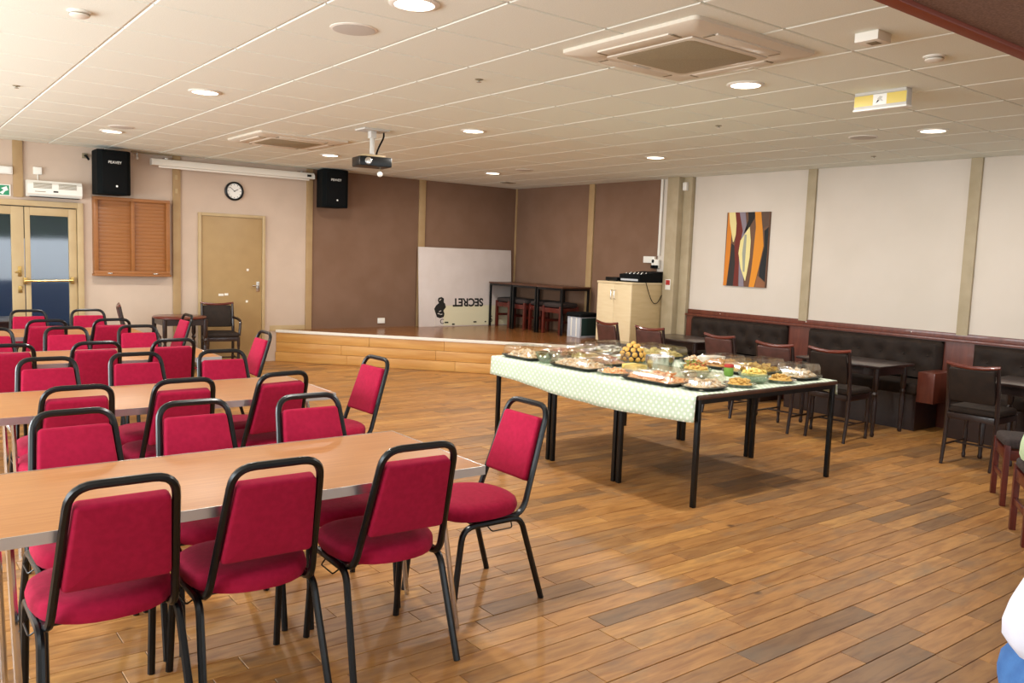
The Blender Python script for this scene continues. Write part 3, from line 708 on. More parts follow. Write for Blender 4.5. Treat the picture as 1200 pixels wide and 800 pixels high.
# ------------------------------------------------------------------ pub tables
def make_pub_table(wx, wy, hh=.68, name='pub_table', round_=False):
    t = thing(name, '', 'table')
    if round_:
        MB().lathe([(wx/2-.03, hh-.03), (wx/2, hh-.02), (wx/2, hh-.006), (wx/2-.008, hh)], 32).build('tabletop', G['wood_red'], t)
    else:
        MB().cbox(-wx/2, wx/2, -wy/2, wy/2, hh-.024, hh, .006).build('tabletop', G['wood_dark'], t)
    i = .10 if not round_ else wx/2*.36
    a, b = wx/2-i*.65, wy/2-i*.65
    mb = MB()
    mb.box(-a, a, -b-.01, -b+.01, hh-.10, hh-.026).box(-a, a, b-.01, b+.01, hh-.10, hh-.026).box(-a-.01, -a+.01, -b, b, hh-.10, hh-.026).box(a-.01, a+.01, -b, b, hh-.10, hh-.026)
    mb.build('apron', G['wood_dark'], t, smooth=0)
    for sx in (-1, 1):
        for sy in (-1, 1):
            s = (hh-.03)/.65
            MB().lathe([(.014, 0), (.021, .02*s), (.015, .045*s), (.019, .10*s), (.025, .34*s), (.015, .38*s), (.027, .405*s), (.016, .43*s), (.026, .455*s), (.027, .56*s), (.027, .65*s)], 14, M=T(sx*a, sy*b, 0)).build('leg', G['wood_dark'], t)
    return t
pt = make_pub_table(.64, .9); _f = [True]
for (x, yy, lb) in ((7.76, 4.50, 'dark small table with turned legs between two chairs and the bench'), (7.76, 2.75, 'dark small table at the right edge behind the lone chair'), (7.78, 6.72, 'dark small table at the bench end nearest the stage')):
    o = place(_f, pt, (x, yy, 0), 0, lb); o['group'] = 'dark pub tables by the bench'
rt = make_pub_table(.62, .62, .71, 'round_table', True); rt['label'] = 'small round dark table beside the armchair at the back wall'; rt.location = (2.99, 10.60, 0)
lt2 = make_pub_table(.8, .7, .72, 'side_table'); lt2['label'] = 'dark table at the left edge in front of the glazed doors'; lt2.location = (.86, 10.45, 0)

# ------------------------------------------------------------------ bench seating along the right wall
rail = struct(MB().cbox(XR-.03, XR-.001, 1.0, 7.44, .915, .972, .004).cbox(XR-.085, XR-.001, 1.0, 7.44, .890, .915, .004).build('trim_2', G['wood_panel']), 'red-brown wooden rail above the bench backs', 'rail')
panel = struct(MB().box(XR-.045, XR-.001, 1.0, 7.44, 0, .89).build('trim_3', G['wood_panel'], smooth=0), 'red-brown wood panelling behind the benches', 'panelling')
for k in range(5):
    yy = 6.9-k*1.25; MB().lathe([(.006, 0), (.005, .004)], 8, M=T(XR-.03, yy, .945) @ Matrix.Rotation(-PI/2, 4, 'Y')).build('screw_cap', G['white_plastic'], rail)
def bench(y0, y1, label, boxed=False):
    t = thing('wall_bench', label, 'bench', (XR-.05, (y0+y1)/2, 0), 0, 'tufted wall benches')
    L_ = y1-y0; mb = MB(); nu, nv = 56, 14; but = []
    nb = 6
    for k in range(nb): but.append(((k+.5)/nb*L_-L_/2, .72))
    for k in range(nb-1): but.append(((k+1)/nb*L_-L_/2, .57))
    rows_ = []
    for j in range(nv+1):
        r = []
        for i in range(nu+1):
            yv = -L_/2+L_*i/nu; zv = .46+.42*j/nv
            dep = .10
            for by, bz in but: dep -= .035*math.exp(-((yv-by)**2+(zv-bz)**2)/.0035)
            ed = min(1, min(i, nu-i)/2.0, min(j, nv-j)/1.5); dep = .02+(dep-.02)*math.sqrt(max(0, 1-(1-ed)**2))
            r.append((-dep, yv, zv))
        rows_.append(r)
    v = [p for r in rows_ for p in r]; n = nu+1
    mb.add(v, [(j*n+i, (j+1)*n+i, (j+1)*n+i+1, j*n+i+1) for j in range(nv) for i in range(nu)])
    mb.box(-.02, 0, -L_/2, L_/2, .46, .88)
    mb.build('backrest', G['dark_leather'], t, smooth=60)
    for by, bz in but: MB().lathe([(.012, 0), (.011, .006), (.005, .010)], 10, M=T(-.068, by, bz) @ Matrix.Rotation(-PI/2, 4, 'Y')).build('button', G['dark_leather'], t)
    M = Matrix(((0,-1,0,-.26),(1,0,0,0),(0,0,1,.36),(0,0,0,1)))
    MB().loft(pad(L_, .50, .11, .03, .03, 4, .01), M=M).build('seat', G['dark_leather'], t)
    MB().box(-.46, -.03, -L_/2+.01, L_/2-.01, .0, .36).build('plinth', G['wood_dark'], t, smooth=0)
    if boxed:
        b = MB().cbox(-.50, -.10, -L_/2-.17, -L_/2-.005, .30, .60, .006).build('end_box', G['wood_panel'], t)
    return t
bench(5.86, 7.30, 'dark tufted wall bench below the abstract painting')
bench(4.04, 5.56, 'dark tufted wall bench behind the small table with turned legs', True)
bench(1.9, 3.74, 'dark tufted wall bench at the right edge of the photo')

# ------------------------------------------------------------------ low stools
def make_stool():
    t = thing('low_stool', '', 'stool')
    w_, d_, hh = .40, .40, .42
    for sx in (-1, 1):
        for sy in (-1, 1): MB().cbox(sx*(w_/2-.022)-.022, sx*(w_/2-.022)+.022, sy*(d_/2-.022)-.018, sy*(d_/2-.022)+.018, 0, hh, .004).build('leg', G['wood_stool'], t)
        x = sx*(w_/2-.022)
        MB().cbox(x-.012, x+.012, -d_/2+.04, d_/2-.04, hh-.10, hh-.03, .003).build('rail', G['wood_stool'], t)
        y = sx*(d_/2-.022)
        MB().cbox(-w_/2+.044, w_/2-.044, y-.010, y+.010, hh-.10, hh-.03, .003).build('rail', G['wood_stool'], t)
        MB().cbox(-w_/2+.044, w_/2-.044, y-.009, y+.009, .17, .205, .003).build('stretcher', G['wood_stool'], t)
    MB().loft(pad(w_-.01, d_-.01, .065, .05, .026, 4, .012), M=T(0, 0, hh-.02)).build('cushion', G['stool_cloth'], t)
    return t
sl = make_stool(); _f = [True]
for x, yy, rz, lb, gp in ((6.37, 2.33, 32, 'red-legged low stool nearest the lone dark chair, right edge', 'low stools at the right edge'), (5.55, 1.87, 32, 'nearest red-legged low stool, cut by the right edge', 'low stools at the right edge'),):
    o = place(_f, sl, (x, yy, 0), math.radians(rz), lb); o['group'] = gp
t = thing('fabric_bag', 'pale green cloth bag on the nearest stool, cut by the right edge', 'bag', (5.462, 1.962, .476), math.radians(32))
MB().loft([[(x*k_, y*k_+.01*math.sin(9*x), z) for x, y in rrect(.24, .15, .06, 5)] for k_, z in ((.85, .001), (1, .03), (.97, .10), (.8, .16), (.45, .19))]).build('sack', mat('bag_green', '#c3d6b0', .85, col2='#b4c9a0', scale=20, bump=.3), t)
MB().tube(fillet([(-.05, 0, .18), (-.06, .01, .25), (.06, .01, .25), (.05, 0, .18)], .05, 5), .008, 6).build('handle', G['bag_green'], t)
SP = [(8.36, 10.92), (8.30, 10.49), (8.38, 10.06), (8.30, 9.63)]
for k, (x, yy) in enumerate(SP):
    o = dup(sl, (x, yy, SZ), math.radians((-3, 4, -2, 5)[k]), ['leftmost red-legged stool under the stage desks, beside the pale board', 'second red-legged stool from the left under the stage desks', 'third red-legged stool from the left under the stage desks', 'rightmost red-legged stool under the stage desks, beside the grey box'][k]); o['group'] = 'stools under the stage desks'

# ------------------------------------------------------------------ things on the stage
sd = make_steel_table(.615, .56, .72, name='stage_desk')
for ch in sd.children: pass
_f = [True]
for k, (yy, zz) in enumerate(((10.83, 0), (10.212, 0), (9.594, 0))):
    o = place(_f, sd, (8.31, yy, SZ+zz), PI/2, ['black-framed desk on the stage nearest the leaning pale board', 'middle black-framed desk on the stage', 'black-framed desk on the stage next to the grey box'][k]); o['group'] = 'black-framed desks on the stage'
# leaning board with stencil
bd = thing('display_board', 'large pale foam board with upside-down lettering leaning on the back wall', 'board', (7.64, YB-.142, SZ))
bd.rotation_euler.x = -math.radians(3.6)
MB().cbox(-.90, .90, 0, .02, 0, 1.24, .003).build('board', G['foam_board'], bd)
MB().box(-.62, .90, -.003, 0, .012, .42).build('lower_panel', G['foam_cream'], bd, smooth=0)
MB().box(-.62, .90, -.006, -.003, .33, .44).box(-.62, -.46, -.006, -.003, .012, .33).build('lower_panel_edge', G['foam_board'], bd, smooth=0)
M = T(.02, -.007, .385) @ FACE_Y @ Matrix.Rotation(PI, 4, 'Z')
text_mesh('SECRET', .175, 'lettering', G['ink'], bd, M, bold=.006)
text_mesh('S', .15, 'lettering', G['ink'], bd, T(.47, -.007, .10) @ FACE_Y)
text_mesh('C', .11, 'lettering', G['ink'], bd, T(-.485, -.007, .075) @ FACE_Y)
for x, z, ww in ((-.40, .06, .07), (-.27, .03, .05), (.15, .06, .06), (.36, .06, .03)): MB().box(x-ww/2, x+ww/2, -.008, -.006, z-.01, z+.012).build('lettering', G['ink'], bd, smooth=0)
fig = [(-.52+(x+.52)*1.35, z) for x, z in [(-.565,.15),(-.52,.13),(-.47,.15),(-.46,.20),(-.475,.25),(-.44,.30),(-.45,.36),(-.47,.38),(-.465,.44),(-.50,.465),(-.54,.45),(-.55,.41),(-.535,.37),(-.575,.33),(-.60,.28),(-.585,.22),(-.575,.19)]]
poly_plate(fig, .002, M=T(0, -.007, 0) @ FACE_Y).build('stencil_figure', G['ink'], bd)
for x, z, a in ((-.52,.24,.3),(-.545,.20,-.2),(-.50,.19,.1),(-.515,.42,.5)):
    poly_plate([(-.022,-.006),(.022,-.003),(.02,.008),(-.018,.006)], .001, M=T(x, -.0095, z) @ FACE_Y @ Matrix.Rotation(a, 4, 'Z')).build('stencil_gap', G['foam_board'], bd)
# small grey box with black pad
t = thing('grey_box_seat', 'light grey box with dark side and black padded top on the stage', 'box', (8.28, 9.12, SZ))
MB().cbox(-.155, .155, -.14, .14, .0, .30, .006).build('body', G['amp_grey'], t)
for yy in (-.06, .05): MB().cbox(-.159, -.155, yy-.012, yy+.012, .02, .29, .001).build('front_strip', G['white_paint'], t)
MB().cbox(-.13, .15, -.146, -.14, .03, .285, .002).build('side_panel', G['green_dark'], t)
MB().loft(pad(.36, .34, .06, .04, .025, 4, .008), M=T(0, 0, .30)).build('pad', G['black_matte'], t)
# beech cupboard
t = thing('cupboard', 'pale beech two-door cupboard standing at the edge of the stage', 'cupboard', (7.95, 8.135, SZ))
MB().cbox(.02, .60, -.325, .325, .03, .83, .003).build('carcass', G['beech_shaded'], t)
MB().cbox(.03, .58, -.31, .31, 0, .03, .002).build('plinth', G['black_matte'], t)
MB().cbox(-.006, .61, -.335, .335, .83, .855, .003).build('top_board', G['beech'], t)
for s in (-1, 1):
    d = MB().cbox(0, .019, s*.1625-.161, s*.1625+.161, .04, .825, .002).build('door', G['beech'], t)
    yy = s*.032; MB().tube(fillet([(0, yy, .62), (-.03, yy, .62), (-.03, yy, .74), (0, yy, .74)], .01, 3), .006, 6).build('handle', G['steel'], d)
CT = SZ+.855
t = thing('sound_mixer', 'black sound mixer with knobs on top of the beech cupboard', 'mixer', (8.24, 7.99, CT))
MB().loft([[(-.16, -.19, .002), (.30, -.19, .002), (.30, .19, .002), (-.16, .19, .002)], [(-.16, -.19, .105), (.30, -.19, .15), (.30, .19, .15), (-.16, .19, .105)]]).build('case', G['black_matte'], t, smooth=0)
for i in range(5):
    for j in range(2): MB().lathe([(.009, 0), (.009, .012), (.006, .016)], 8, M=T(-.08+j*.09, -.14+i*.07, .1125+j*.0088)).build('knob', G['steel'], t)
MB().box(-.163, -.16, -.16, .16, .02, .045).build('label_strip', G['amp_grey'], t, smooth=0)
t = thing('power_amplifier', 'low flat black amplifier left of the mixer', 'amplifier', (8.18, 8.31, CT)); MB().cbox(-.13, .17, -.11, .11, .006, .055, .005).build('case', G['black_gloss'], t)
for x in (-.1, .14):
    for yy in (-.08, .08): MB().lathe([(.012, 0), (.012, .007)], 10, M=T(x, yy, 0)).build('foot', G['black_matte'], t)
t = thing('socket_board', 'white socket box with two black plugs above the cupboard', 'socket', (XR-.013, 8.09, 1.56)); MB().cbox(-.04, 0, -.02, .19, 0, .09, .004).cbox(-.04, 0, -.10, .03, -.07, .05, .004).build('box', G['white_plastic'], t)
for yy in (-.075, -.01): MB().cbox(-.075, -.04, yy-.024, yy+.024, -.075, -.03, .006).build('plug', G['black_matte'], t)
tag(MB().cbox(XR-.03, XR-.012, 8.00, 8.04, 1.66, H, .003).build('cable_trunking', G['white_plastic']), 'white vertical cable trunking from the ceiling to the sockets', 'trunking')
tag(MB().tube(fillet([(XR-.05, 7.86, 1.45), (8.60, 7.83, 1.0), (8.60, 7.80, SZ+.01)], .05), .022, 8).build('cable_bundle', G['black_matte']), 'thick black cable bundle hanging beside the cupboard', 'cable')
pts = [Vector((8.50, 7.785, CT+.03))]
for k in range(1, 15): u = k/14; pts.append(Vector((8.18+.42*u, 7.785+.01*u, CT+.02-.30*math.sin(PI*min(1, u*1.25)*.8))))
pts[0] = Vector((8.18, 7.786, CT+.02))
tag(MB().tube(pts, .005, 6).build('loose_cable', G['black_matte']), 'thin black cable looping over the side of the cupboard', 'cable')
t = thing('wall_notice', 'small red and white notice on the column', 'sign', (XR-.171, 7.69, 1.28)); MB().cbox(-.003, 0, -.045, .045, -.07, .07, .001).build('plate', G['white_plastic'], t); MB().box(-.0045, -.003, -.036, .036, -.005, .06).build('print', G['red_lid'], t, smooth=0)
t = thing('motion_sensor', 'small white motion sensor high beside the column', 'sensor', (XR-.071, 7.54, 2.58)); MB().cbox(-.05, 0, -.033, .033, -.055, .055, .012).build('body', G['white_plastic'], t); MB().cbox(-.053, -.049, -.02, .02, -.04, 0, .001).build('lens', G['clock_face'], t)
tag(MB().cbox(6.08, 6.20, YB-.03, YB-.012, .50, .58, .004).build('wall_socket', G['white_plastic']), 'white double wall socket low on the brown stage wall', 'socket')

# ------------------------------------------------------------------ painting
pa = thing('abstract_painting', 'tall abstract canvas of orange, brown and cream wavy bands', 'painting', (XR-.009, 6.56, 1.77))
W2, H2 = .32, .46
MB().cbox(-.025, 0, -W2, W2, -H2, H2, .002).build('canvas', mat('cv', '#6a4a36', .7), pa)
def band(pts, c, k):
    poly = [((x-.5)*2*W2, (.5-y)*2*H2) for x, y in pts]
    poly_plate(poly, .0006, M=T(-.0252-.0007*k, 0, 0) @ FACE_X).build('colour_band', mat('pb'+c, c, .7), pa)
def strip(cl, cr_): return cl+cr_[::-1]
band(strip([(.03,0),(.02,.5),(0,1)], [(.10,0),(.13,.3),(.13,.6),(.08,1)]), '#cf7c1e', 1)
band(strip([(.05,0),(.08,.15),(.14,.3),(.18,.4)], [(.20,0),(.24,.15),(.24,.3),(.20,.4)]), '#e2d190', 2)
band(strip([(.20,0),(.25,.2),(.24,.35),(.20,.6),(.25,1)], [(.32,0),(.42,.3),(.36,.6),(.36,1)]), '#6b2318', 1)
band(strip([(.09,1),(.13,.6),(.15,.42)], [(.24,1),(.26,.7),(.22,.45)]), '#2a2523', 2)
band(strip([(.30,0),(.40,.25),(.34,.5),(.38,1)], [(.44,0),(.50,.25),(.44,.6),(.50,1)]), '#857a85', 2)
band(strip([(.50,0),(.52,.1),(.42,.3)], [(.68,0),(.66,.08),(.55,.2)]), '#171310', 2)
band(strip([(.55,.2),(.36,.38),(.33,.55),(.40,.75),(.52,.92)], [(.56,.2),(.60,.38),(.60,.6),(.56,.8),(.53,.92)]), '#e4d693', 3)
band(strip([(.45,.3),(.42,.55),(.46,.8)], [(.50,.3),(.50,.55),(.50,.8)]), '#9a9c8c', 4)
band(strip([(.66,0),(.70,.2),(.68,.5),(.66,.75),(.62,1)], [(.80,0),(.86,.25),(.90,.45),(.82,.75),(.74,1)]), '#d98a22', 3)
band(strip([(.80,0),(.86,.22)], [(.98,0),(.98,.18)]), '#5b4436', 2)
band(strip([(.90,.25),(.92,.45),(.84,.75),(.84,.85)], [(.99,.2),(.99,.5),(.98,.8),(.98,.92)]), '#14181a', 3)
band(strip([(.80,.84),(.76,1)], [(.98,.93),(.98,1)]), '#8a5a3a', 4)

# ------------------------------------------------------------------ back wall fittings
def pa_speaker(x, y, z, label, rz):
    t = thing('pa_speaker', label, 'loudspeaker', (x, y, z), rz, 'wall loudspeakers')
    pl = [(-.19,-.16),(-.14,-.19),(.14,-.19),(.19,-.16),(.15,.14),(-.15,.14)]
    MB().loft([[(a*.97, b*.97, 0) for a, b in pl], [(a, b, .012) for a, b in pl], [(a, b, .508) for a, b in pl], [(a*.97, b*.97, .52) for a, b in pl]]).build('cabinet', G['speaker_black'], t, smooth=20)
    MB().cbox(-.14, .14, -.197, -.189, .03, .49, .003).build('grille', G['black_matte'], t)
    text_mesh('PEAVEY', .045, 'lettering', G['paper'], t, T(0, -.198, .375) @ FACE_Y, .0008)
    MB().lathe([(.012, 0), (.012, .003)], 12, M=T(.02, -.197, .10) @ Matrix.Rotation(PI/2, 4, 'X')).build('badge', G['paper'], t)
    MB().cbox(-.05, .05, .14, .22, .20, .32, .003).build('bracket', G['black_matte'], t)
    return t
pa_speaker(2.31, YB-.24, 2.14, 'black loudspeaker above the wooden wall cabinet', .12)
pa_speaker(5.18, YB-.24, 2.17, 'black loudspeaker at the right end of the projection screen', -.05)
cab = thing('wall_cabinet', 'orange wooden double roller-front cabinet on the back wall', 'cabinet', (2.60, YB, 1.19))
MB().cbox(-.44, .44, -.12, 0, 0, .04, .003).cbox(-.44, .44, -.12, 0, .895, .935, .003).cbox(-.44, -.395, -.12, 0, .04, .895, .003).cbox(.395, .44, -.12, 0, .04, .895, .003).cbox(-.02, .02, -.12, 0, .04, .895, .003).build('case', G['wood_orange'], cab)
for s in (-1, 1):
    x0, x1 = (-.395, -.02) if s < 0 else (.02, .395)
    sh = MB().box(x0, x1, -.07, -.06, .04, .895).build('shutter', G['wood_orange'], cab, smooth=0)
    for k in range(19): MB().cbox(x0+.001, x1-.001, -.083, -.07, .041+k*.045, .041+k*.045+.0446, .0012).build('slat', G['wood_orange'], sh)
MB().cbox(-.45, .45, -.135, 0, -.025, 0, .004).build('bottom_ledge', G['wood_orange'], cab)
for x in (-.27, .26): MB().cbox(x-.025, x+.025, -.137, -.12, .002, .016, .002).build('catch', G['steel'], cab)
cl = thing('wall_clock', 'round black-rimmed wall clock above the tan door', 'clock', (3.895, YB, 2.314))
RX = Matrix.Rotation(PI/2, 4, 'X')
MB().lathe([(.125, 0), (.125, .03), (.115, .036), (.100, .036), (.097, .02)], 36, M=RX).build('rim', G['black_gloss'], cl)
MB().lathe([(.10, .0), (.10, .0215)], 36, M=RX).build('face', G['clock_face'], cl)
for a, l, ww in ((62, .055, .008), (-50, .078, .006)): MB().cbox(-ww/2, ww/2, -.027, -.024, -.012, l, .001, M=Matrix.Rotation(math.radians(a), 4, 'Y')).build('hand', G['ink'], cl)
for k in range(12): MB().cbox(-.003, .003, -.0235, -.021, .078, .092, .0005, M=Matrix.Rotation(PI*k/6, 4, 'Y')).build('hour_mark', G['ink'], cl)
# projection screen case
sc_ = thing('projection_screen', 'long white rolled-up projection screen case under the ceiling', 'screen', (0, YB-.12, 0))
pr = [(-.05, 2.555), (-.045, 2.60), (-.02, 2.635), (.03, 2.64), (.05, 2.62), (.05, 2.565), (.02, 2.55)]
def scz(x): return (x-2.83)*.002
MB().loft([[(2.83, y, z) for y, z in pr], [(4.955, y, z) for y, z in pr]]).build('case', G['white_paint'], sc_)
for x in (2.815, 4.955): MB().loft([[(x, y*1.06, z) for y, z in pr], [(x+.018, y*1.06, z) for y, z in pr]]).build('end_cap', G['white_plastic'], sc_)
MB().cbox(2.9, 4.9, -.03, -.012, 2.528, 2.552, .003).build('bottom_bar', G['white_paint'], sc_)
MB().cbox(4.86, 4.92, -.054, -.045, 2.58, 2.61, .002).build('switch_plate', G['ink'], sc_)
for x in (3.0, 4.8): MB().cbox(x-.02, x+.02, -.01, .12, 2.64, 2.66, .002).build('bracket', G['steel'], sc_)
# warm air curtain above the glazed door
acu = thing('door_air_heater', 'white warm air heater mounted over the glazed door', 'heater', (1.745, YB, 2.16))
pr = [(0, -.085), (-.13, -.085), (-.16, -.05), (-.16, .06), (-.13, .10), (0, .10)]
MB().loft([[(-.285, y, z) for y, z in pr], [(.285, y, z) for y, z in pr]]).build('case', G['white_plastic'], acu, smooth=30)
for s in (-1, 1):
    for k in range(5): MB().cbox(s*.13-.095, s*.13+.095, -.164, -.158, .012+k*.013, .019+k*.013, .001).build('louvre', G['ac_grille'], acu)
MB().box(-.26, .26, -.155, -.02, -.089, -.085).build('outlet', G['black_matte'], acu, smooth=0)
MB().cbox(-.02, .03, -.163, -.158, -.03, -.012, .001).build('display', G['ink'], acu)
MB().box(-.21, -.10, -.162, -.16, -.032, -.024).build('print', G['ac_grille'], acu, smooth=0)
tag(MB().cbox(1.54, 1.63, YB-.03, YB, 2.335, 2.42, .006).cbox(1.583, 1.593, YB-.012, YB, 2.26, 2.335, .002).build('fused_switch', G['white_plastic']), 'small white fused switch box above the door heater', 'switch')
t = thing('emergency_light', 'white emergency light bar cut by the left edge', 'light', (1.14, YB, 2.36)); MB().cbox(-.19, .19, -.06, 0, -.05, .04, .01).build('body', G['white_plastic'], t); MB().cbox(-.17, .17, -.07, -.06, -.04, .03, .004).build('diffuser', G['clock_face'], t)
ex = thing('exit_sign', 'green and white emergency exit sign cut by the left edge', 'sign', (1.14, YB, 2.13)); MB().cbox(-.17, .17, -.012, 0, -.065, .065, .002).build('plate', G['paper'], ex)
MB().box(.055, .155, -.0135, -.012, -.055, .055).build('print', G['green_sign'], ex, smooth=0); MB().box(-.16, -.03, -.0135, -.012, -.055, .055).build('print', G['green_sign'], ex, smooth=0)
poly_plate([(.06,-.03),(.10,.0),(.075,.02),(.13,.045),(.145,.0),(.115,-.01),(.09,-.05)], .001, M=T(0, -.0138, 0) @ FACE_Y).build('arrow', G['paper'], ex)
t = thing('camera_bracket', 'small dark bracket on the wall left of the loudspeaker', 'bracket', (2.09, YB, 2.60)); MB().cbox(-.03, .03, -.02, 0, -.03, .03, .004).build('plate', G['ac_grille'], t); MB().tube(fillet([(0, -.02, 0), (.0, -.07, 0), (.03, -.09, -.05)], .02), .012).build('arm', G['black_matte'], t)
t = thing('track_spotlight', 'small spot lamp on a dark rail beside the loudspeaker', 'lamp', (2.62, YB-.10, H)); MB().cbox(-.03, .45, -.012, .012, -.02, -.001, .002).build('rail', G['ac_grille'], t)
MB().tube([(.04, 0, -.02), (.04, 0, -.07)], .007, 6).build('stem', G['steel'], t); MB().lathe(sph(.018), 10, M=T(.04, 0, -.085)).build('bulb', G['clock_face'], t)

# ------------------------------------------------------------------ ceiling fittings
def downlight(x, y, label):
    t = thing('downlight', label, 'ceiling light', (x, y, H), 0, 'round ceiling downlights')
    MB().lathe([(.115, -.0005), (.117, -.004), (.110, -.009), (.092, -.010), (.09, -.002)], 32).build('ring', G['white_plastic'], t)
    MB().lathe([(.0905, -.002), (.0905, -.006), (.08, -.008)], 32).build('diffuser', G['lamp_disc'], t)
    l = bpy.data.lights.new('downlight_lamp', 'AREA'); l.shape = 'DISK'; l.size = .17; l.energy = 44; l.color = (1, .96, .90)
    o = bpy.data.objects.new('downlight_lamp', l); C.objects.link(o); o.parent = t; o.location = (0, 0, -.02)
nx_ = ['left', 'middle', 'right']; ny_ = ['nearest', 'second', 'farthest']
for i, x in enumerate((1.9985, 4.3985, 6.7985)):
    for j, yy in enumerate((3.42, 6.42, 9.42)):
        downlight(x, yy, 'round glowing downlight, %s row from us, %s one of that row' % (ny_[j], nx_[i]))
def disc(name, x, y, r, hh, m, label, cat, group=None):
    t = thing(name, label, cat, (x, y, H), 0, group)
    MB().lathe([(r, -.0005), (r, -hh*.5), (r*.93, -hh)], 28).build('rim', G['white_plastic'], t)
    MB().lathe([(r*.9, -hh*.7), (r*.9, -hh-.001), (r*.7, -hh-.003)], 28).build('grille', G[m], t)
for x, yy, lb in ((1.9985, 4.02, 'flat round ceiling speaker beside the nearest left downlight'), (1.9985, 9.0, 'flat round ceiling speaker beside the far left downlight'), (6.7985, 8.72, 'flat round ceiling speaker over the stage side'), (6.7985, 4.02, 'flat round ceiling speaker above the right bench')):
    disc('ceiling_speaker', x, yy, .12, .006, mat('spk_grey', '#c6c2ba', .8)and'spk_grey', lb, 'speaker', 'flat ceiling speakers')
for x, yy, lb in ((.86, 4.72, 'small round smoke detector at the top left of the ceiling'), (4.48, 2.28, 'small round smoke detector near the dark bulkhead')):
    t = thing('smoke_detector', lb, 'detector', (x, yy, H), 0, 'smoke detectors'); MB().lathe([(.055, -.0005), (.055, -.007), (.045, -.010)], 24).build('base', G['white_plastic'], t); MB().lathe([(.047, -.010), (.045, -.022), (.03, -.029)], 24).build('head', G['white_paint'], t); MB().lathe([(.0475, -.012), (.0475, -.016)], 24).build('vent_ring', G['ac_grille'], t)
for x, yy, lb in ((.90, 7.30, 'tiny ceiling sprinkler above the left tables'), (3.15, 4.55, 'tiny ceiling sprinkler between the air conditioner and the projector'), (5.55, 4.56, 'tiny ceiling sprinkler in front of the painting wall'), (8.0, 4.6, 'tiny ceiling sprinkler close to the right wall')):
    t = thing('sprinkler', lb, 'sprinkler', (x, yy, H), 0, 'ceiling sprinklers'); MB().lathe([(.028, -.0005), (.024, -.004), (.008, -.006), (.008, -.016)], 16).build('rose', G['ac_grille'], t); MB().lathe([(.016, -.016), (.016, -.019)], 16).build('deflector', G['steel'], t)
t = thing('infrared_receiver', 'small square white box on the ceiling near the bulkhead', 'receiver', (3.86, 2.27, H)); MB().cbox(-.06, .06, -.06, .06, -.045, -.0005, .004).build('case', G['white_paint'], t); MB().cbox(-.025, .03, -.03, .02, -.047, -.045, .001).build('lens', G['ac_grille'], t)
def cassette(x, y, label):
    t = thing('ceiling_air_conditioner', label, 'air conditioner', (x, y, H), 0, 'ceiling cassette air conditioners')
    o_, i_ = .475, .305
    rings = [[(a, b, z) for a, b in rrect(2*s, 2*s, .03, 4)] for s, z in ((o_, -.0005), (o_, -.018), (o_-.012, -.026), (.36, -.038), (i_+.012, -.036), (i_, -.030))]
    MB().loft(rings).build('fascia', G['ac_plastic'], t)
    gr = MB().cbox(-i_+.006, i_-.006, -i_+.006, i_-.006, -.040, -.028, .006).build('intake_grille', G['ac_plastic'], t)
    MB().loft([[(a, b, z) for a, b in rrect(2*q, 2*q, .04, 4)] for q, z in ((.272, -.0398), (.262, -.0425))]).build('intake_mesh', mat('ac_mesh', '#a1957a', .85, col2='#93876c', scale=160, bump=.4), gr)
    for k in range(4):
        M = Matrix.Rotation(PI/2*k, 4, 'Z'); MB().cbox(-.25, .25, .335, .415, -.040, -.028, .005, M=M @ T(0, 0, .0)).build('air_flap', G['ac_plastic'], t)
        [MB().box(q-.0075, q+.0075, .335, .40, -.0395, -.037, M=M).build('flap_slot', G['ac_grille'], t, smooth=0) for q in (-.2575, .2575)]
    MB().cbox(-.06, .06, i_+.005, i_+.03, -.0385, -.036, .001).build('badge', G['spk_grey'], t)
cassette(3.4985, 3.12, 'large square ceiling air conditioner at the top of the photo')
cassette(3.4985, 8.52, 'farther ceiling air conditioner near the projection screen')
# projector on a ceiling bracket
t = thing('projector', 'black projector hanging from a ceiling bracket', 'projector', (3.75, 7.13, H), .0)
MB().cbox(-.13, .13, -.10, .10, -.015, -.0005, .003).build('ceiling_plate', G['spk_grey'], t)
MB().tube([(0, 0, -.01), (0, 0, -.24)], .022, 10).cbox(-.03, .03, -.03, .03, -.08, -.015, .004).build('pole', G['spk_grey'], t)
MB().cbox(-.10, .10, -.08, .08, -.255, -.235, .003).build('mount', G['frame_tan'], t)
pb = MB().cbox(-.155, .155, -.12, .12, -.345, -.255, .012, M=Matrix.Rotation(-.15, 4, 'Z')).build('body', G['black_gloss'], t)
MB().lathe([(.032, 0), (.032, .02), (.026, .022)], 18, M=Matrix.Rotation(-.15, 4, 'Z') @ T(-.08, -.118, -.30) @ RX).build('lens', G['steel'], t)
MB().tube(fillet([(.12, .0, -.01), (.12, .0, -.06), (.07, .02, -.17), (.05, .03, -.26)], .05), .009, 6).build('cable', G['black_matte'], t)
MB().tube([(.06, -.05, -.345), (.06, -.05, -.385)], .004, 6).build('pull_cord', G['ac_grille'], t); MB().lathe(sph(.026), 12, M=T(.06, -.05, -.405)).build('pull_ball', G['paper'], t)
